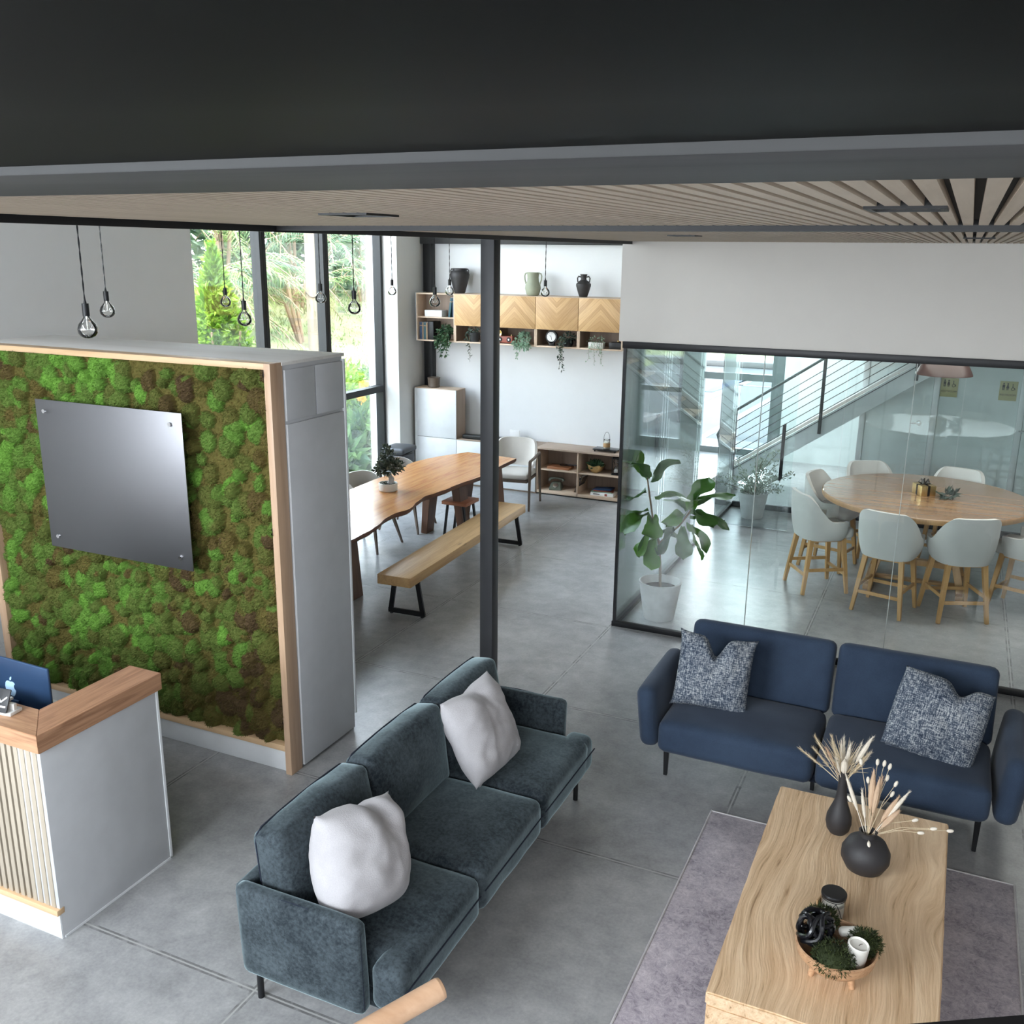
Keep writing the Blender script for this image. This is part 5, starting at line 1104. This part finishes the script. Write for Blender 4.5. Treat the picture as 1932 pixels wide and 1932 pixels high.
obj('frame', MB().box((-.05, -.05, 0), (.05, .05, .018), .003).box((-.05, -.05, .217), (.05, .05, .235), .003).cyl((-.042, -.042, .01), (-.042, -.042, .22), .005).cyl((.042, -.042, .01), (.042, -.042, .22), .005).cyl((0, .045, .01), (0, .045, .22), .005), 'blkgloss', t)
t = thing('magazine', 'white-covered book lying flat in the lower right cubby', 'book', (-4.10, 11.90, .06)); obj('cover', MB().box((-.16, -.10, 0), (.16, .10, .045), .003), 'paper', t); obj('spine_print', MB().box((.04, -.1025, .008), (.075, -.099, .038)), 'maroon', t); obj('spine_title', MB().box((-.12, -.1025, .018), (-.03, -.099, .028)), 'dgrey', t)
t = thing('magazine', 'colourful patterned magazines piled on the white book', 'book', (-4.12, 11.90, .105), .12); obj('cover', MB().box((-.14, -.095, 0), (.14, .095, .012), .002), 'green2', t); obj('cover', MB().box((-.12, -.09, .012), (.15, .10, .026), .002, rot=(0, .05, .1)), 'maroon', t); obj('cover', MB().box((-.12, -.09, .03), (.14, .09, .042), .002, rot=(0, -.06, -.1)), 'mblue', t)
# ================================================================ HANGING BULBS
def pendant():
    t = thing('pendant_bulb', '', 'lamp')
    rr = random.Random(1); b = MB(); N = 60
    for ph in (0, PI): b.tube([(.0022*math.cos(i*1.1+ph), .0022*math.sin(i*1.1+ph), .10+i*(1.42/N)) for i in range(N+1)], .0024, 5)
    obj('cord', b, 'black', t)
    obj('socket', MB().cyl((0, 0, .045), (0, 0, .105), .0165, .0165, 20).cyl((0, 0, .105), (0, 0, .125), .008, .004, 12), 'black', t)
    obj('bulb_glass', MB().lathe([(.013, .047), (.015, .038), (.024, .026), (.040, .008), (.0475, -.014), (.0455, -.034), (.034, -.050), (.018, -.059), (0, -.062)], n=32), 'bulb', t)
    obj('filament', MB().cyl((0, 0, .045), (0, 0, -.02), .0025, .0015, 8).tube([(.022*math.cos(a)*(1 if i % 2 else .45), .022*math.sin(a)*(1 if i % 2 else .45), -.012+(.012 if i % 2 else -.012)) for i, a in enumerate([2*PI*k/12 for k in range(12)])], .0013, 4, True), 'chrome', t)
    return t
pp = [(-3.85, 3.44, 2.83, 'largest and nearest clear pendant bulb, above the left of the moss partition'), (-4.99, 4.63, 2.82, 'clear pendant bulb just right of the nearest one'), (-6.02, 6.93, 2.75, 'pendant bulb in front of the bright bush, left of its pair'), (-4.34, 5.17, 2.76, 'larger pendant bulb in front of the bright bush, right of its pair'),
      (-5.01, 6.96, 2.81, 'pendant bulb in front of the second dark mullion'), (-3.98, 5.93, 2.81, 'pendant bulb in front of the right window pane'), (-5.68, 9.2, 2.78, 'small pendant bulb against the bright white window reveal'), (-4.12, 7.36, 2.79, 'pendant bulb in front of the left open book unit'), (-4.96, 9.18, 2.80, 'small pendant bulb just left of the large black urn base'), (-3.93, 9.33, 2.81, 'pendant bulb beside the sage vase, right of the column')]
p0 = pendant(); p0['group'] = 'clear pendant bulbs over the dining area'
for i, (x, y, z, lb) in enumerate(pp):
    if i == 0: p0.location = (x, y, z); p0['label'] = lb
    else: dup(p0, lb, (x, y, z), i*.7)
# downlights
def downlight():
    t = thing('downlight', '', 'ceiling light', group='square downlights in the slatted ceiling')
    b = MB()
    for lo, hi in (((-.07, -.075), (.07, -.062)), ((-.07, .062), (.07, .075)), ((-.07, -.062), (-.058, .062)), ((.058, -.062), (.07, .062))): b.box((*lo, -.001), (*hi, .02))
    obj('frame', b, 'black', t); obj('lens', MB().box((-.058, -.062, .010), (.058, .062, .014)), 'dgrey', t); obj('light_bar', MB().box((-.04, -.03, .004), (.04, -.005, .009)), 'paper', t); return t
d0 = downlight()
for i, (x, y, lb) in enumerate([(-.12, 2.0, 'square black downlight in the near slatted ceiling, right side'), (-1.40, 2.12, 'square black downlight in the near slatted ceiling, above the windows'), (-1.32, 4.92, 'small square downlight in the far slatted ceiling, left'), (.02, 5.3, 'small square downlight in the far slatted ceiling, right')]):
    if i == 0: d0.location = (x, y, 3.281); d0['label'] = lb
    else: dup(d0, lb, (x, y, 3.281))
# ================================================================ PLANTS IN THE GLASS ROOM
def bigleaf(L, W, droop, seed):
    rr = random.Random(seed); P = []; ph = rr.uniform(0, 6)
    for i in range(9):
        s = i/8; w_ = W*(.18+1.25*s**.8)*(1-s**5)**.5*(1-.28*math.exp(-((s-.42)/.13)**2))+.002
        row = []
        for j in range(7):
            v = -1+j/3; row.append((w_*v*.5, L*s, -droop*s*s+.10*W*abs(v)-.02*math.sin(6*s+ph)*abs(v)*1.4+.012*math.sin(9*s+v*2+ph)))
        P.append(row)
    return P
t = thing('fiddle_leaf_fig', 'fiddle leaf fig in a large pale stone pot at the glass corner', 'plant', (-2.20, 8.02, 0))
obj('pot', MB().lathe([(0, 0), (.130, 0), (.138, .01), (.188, .335), (.192, .35), (.178, .352), (.172, .33), (.16, .28), (0, .27)], n=48), 'concpot', t); obj('soil', MB().cyl((0, 0, .26), (0, 0, .285), .155, n=32), 'soil', t)
b = MB(); b.tube([(0, 0, .27), (-.01, 0, .5), (-.03, 0, .70), (-.10, 0, .92), (-.15, .0, 1.18), (-.17, 0, 1.3)], .012, 8, taper=[1.1, 1, .9, .8, .7, .5]).tube([(-.03, 0, .70), (.06, 0, .80), (.14, .02, .88), (.24, .02, 1.04)], .009, 7); obj('stem', b, 'bark', t)
lf_ = MB(); spec = [((-.16, 0, 1.24), 2.6, .9, .34, .22), ((-.15, 0, 1.22), .9, .8, .33, .2), ((-.14, 0, 1.16), 3.3, -.3, .28, .18), ((-.12, 0, 1.02), 3.5, -.5, .30, .19), ((-.12, 0, .98), 4.2, -.2, .30, .2), ((-.10, 0, .93), 5.0, -.1, .28, .18), ((-.08, 0, .88), 3.9, -.9, .30, .19), ((-.06, 0, .82), .2, -.2, .25, .16), ((-.12, 0, 1.1), .3, .3, .28, .18), ((-.05, 0, .78), 4.5, -1.0, .28, .18),
    ((.22, .02, 1.02), 1.3, .9, .36, .2), ((.23, .02, 1.04), .4, .6, .36, .2), ((.22, .02, 1.0), 5.6, .2, .30, .18), ((.20, .02, .97), .0, .1, .34, .17), ((.18, .02, .93), 6.0, -.5, .30, .17), ((.16, .02, .90), 5.2, -.9, .28, .16), ((.22, .02, 1.0), 2.6, .5, .28, .18), ((.2, .02, .98), 4.4, .2, .28, .18), ((.24, .02, 1.02), 4.9, .8, .30, .18), ((.12, .02, .86), 4.0, -.6, .26, .15), ((.2, .02, .9), .3, -.9, .32, .15), ((-.15, 0, 1.26), 4.4, .9, .3, .2), ((-.1, 0, .9), 3.1, -1.1, .3, .2)]
for k, (p, a, e, L, W) in enumerate(spec):
    P = bigleaf(L, W, .10, k); mx = Matrix.Translation(p) @ rotm((0, 0, a-PI/2)) @ rotm((e, 0, 0)); P = [[tuple(mx @ Vector((q[0], q[1]+.03, q[2]))) for q in row] for row in P]; lf_.grid(P)
obj('leaves', lf_, 'fiddle', t, ang=180)
t = thing('potted_shrub', 'airy pale-leaved shrub in a grey stone pot by the glass door', 'plant', (-2.13, 11.88, 0))
obj('pot', MB().lathe([(0, 0), (.125, 0), (.132, .01), (.178, .31), (.182, .33), (.168, .332), (.16, .3), (0, .27)], n=40), 'concpot', t); obj('soil', MB().cyl((0, 0, .26), (0, 0, .285), .15, n=32), 'soil', t)
b = MB(); rr = random.Random(3); ms = []
for k in range(26):
    a = rr.uniform(0, 6.28); e = rr.uniform(.5, 1.45); L = rr.uniform(.3, .62); p = Vector((0, 0, .28)); pts = [tuple(p)]
    for i in range(5): p = p+Vector((math.cos(a)*math.cos(e), math.sin(a)*math.cos(e), math.sin(e)))*L/5+Vector((rr.uniform(-.02, .02), rr.uniform(-.02, .02), 0)); e -= .1; pts.append(tuple(p)); ms.append(leaves(tuple(p), (.06, .06, .05), 13, .034, k*9+i, .3, .2, .6))
    b.tube(pts, .003, 4)
obj('branches', b, 'stem', t); obj('foliage', merge(*ms), 'dusty', t, smooth=False)
# ================================================================ STAIRCASE IN THE HALL
t = thing('staircase', 'white staircase with horizontal cable railing rising to the right behind the glass', 'staircase', (-2.9, 13.05, 0))
sl = .70; run = 3.3; nst = 13
def zz(x): return sl*x
for y in (0, .80):
    obj('stringer', MB().bar((0, y, .06), (run, y, zz(run)+.06), .04, .22, .003), 'white', t)
for k in range(nst):
    x = .12+k*.245; obj('tread', MB().box((x-.13, .02, zz(x)+.02), (x+.13, .78, zz(x)+.06), .003), 'greywood', t)
for y in (-.03,):
    for x in (.25, 1.35, 2.45): obj('post', MB().box((x-.02, y-.02, zz(x)-.02), (x+.02, y+.02, zz(x)+.98), .002), 'dgrey', t)
    for k in range(7): obj('cable', MB().cyl((.25, y, zz(.25)+.16+k*.11), (run, y, zz(run)+.16+k*.11), .005, n=6), 'dgrey', t)
    obj('handrail', MB().tube([(.18, y, .62), (.06, y, .66), (.02, y, .80), (.10, y, .98), (.25, y, zz(.25)+.98), (run, y, zz(run)+.98)], .018, 10), 'alum', t)
def rsign(x, lbl):
    t = thing('restroom_sign', lbl, 'sign', (x, 13.985, 1.52)); obj('plate', MB().box((-.105, -.004, -.125), (.105, .004, .125), .002), 'signgold', t)
    b = MB(); y = -.005
    def seg(a, c, w_): b.bar((a[0], y, a[1]), (c[0], y, c[1]), w_, .003, 0)
    b.cyl((-.06, -.003, .092), (-.06, -.007, .092), .010, n=12); seg((-.06, .078), (-.06, .045), .030); seg((-.067, .045), (-.067, .01), .010); seg((-.053, .045), (-.053, .01), .010)
    b.cyl((-.012, -.003, .092), (-.012, -.007, .092), .010, n=12); b.prism([(-.006, 0), (.006, 0), (.019, -.045), (-.019, -.045)], 0, .003, mx=Matrix.Translation((-.012, -.004, .08)) @ rotm((PI/2, 0, 0))); seg((-.018, .038), (-.018, .01), .008); seg((-.006, .038), (-.006, .01), .008)
    b.tube([(.05+.018*math.cos(a), y, .028+.018*math.sin(a)) for a in [2*PI*i/14 for i in range(14)]], .0035, 5, True); b.cyl((.045, -.003, .085), (.045, -.007, .085), .007, n=10); seg((.045, .075), (.048, .045), .009); seg((.048, .045), (.068, .043), .007); seg((.068, .043), (.078, .018), .007)
    obj('pictograms', b, 'signblack', t)
    obj('lettering', MB().text('RESTROOM', .036, Matrix.Translation((0, -.0055, -.052)) @ rotm((PI/2, 0, 0))), 'signblack', t, smooth=False)
rsign(-.07, 'brass restroom sign with pictograms, directly under the copper lamp'); rsign(.63, 'brass restroom sign with pictograms, right one near the photo edge')
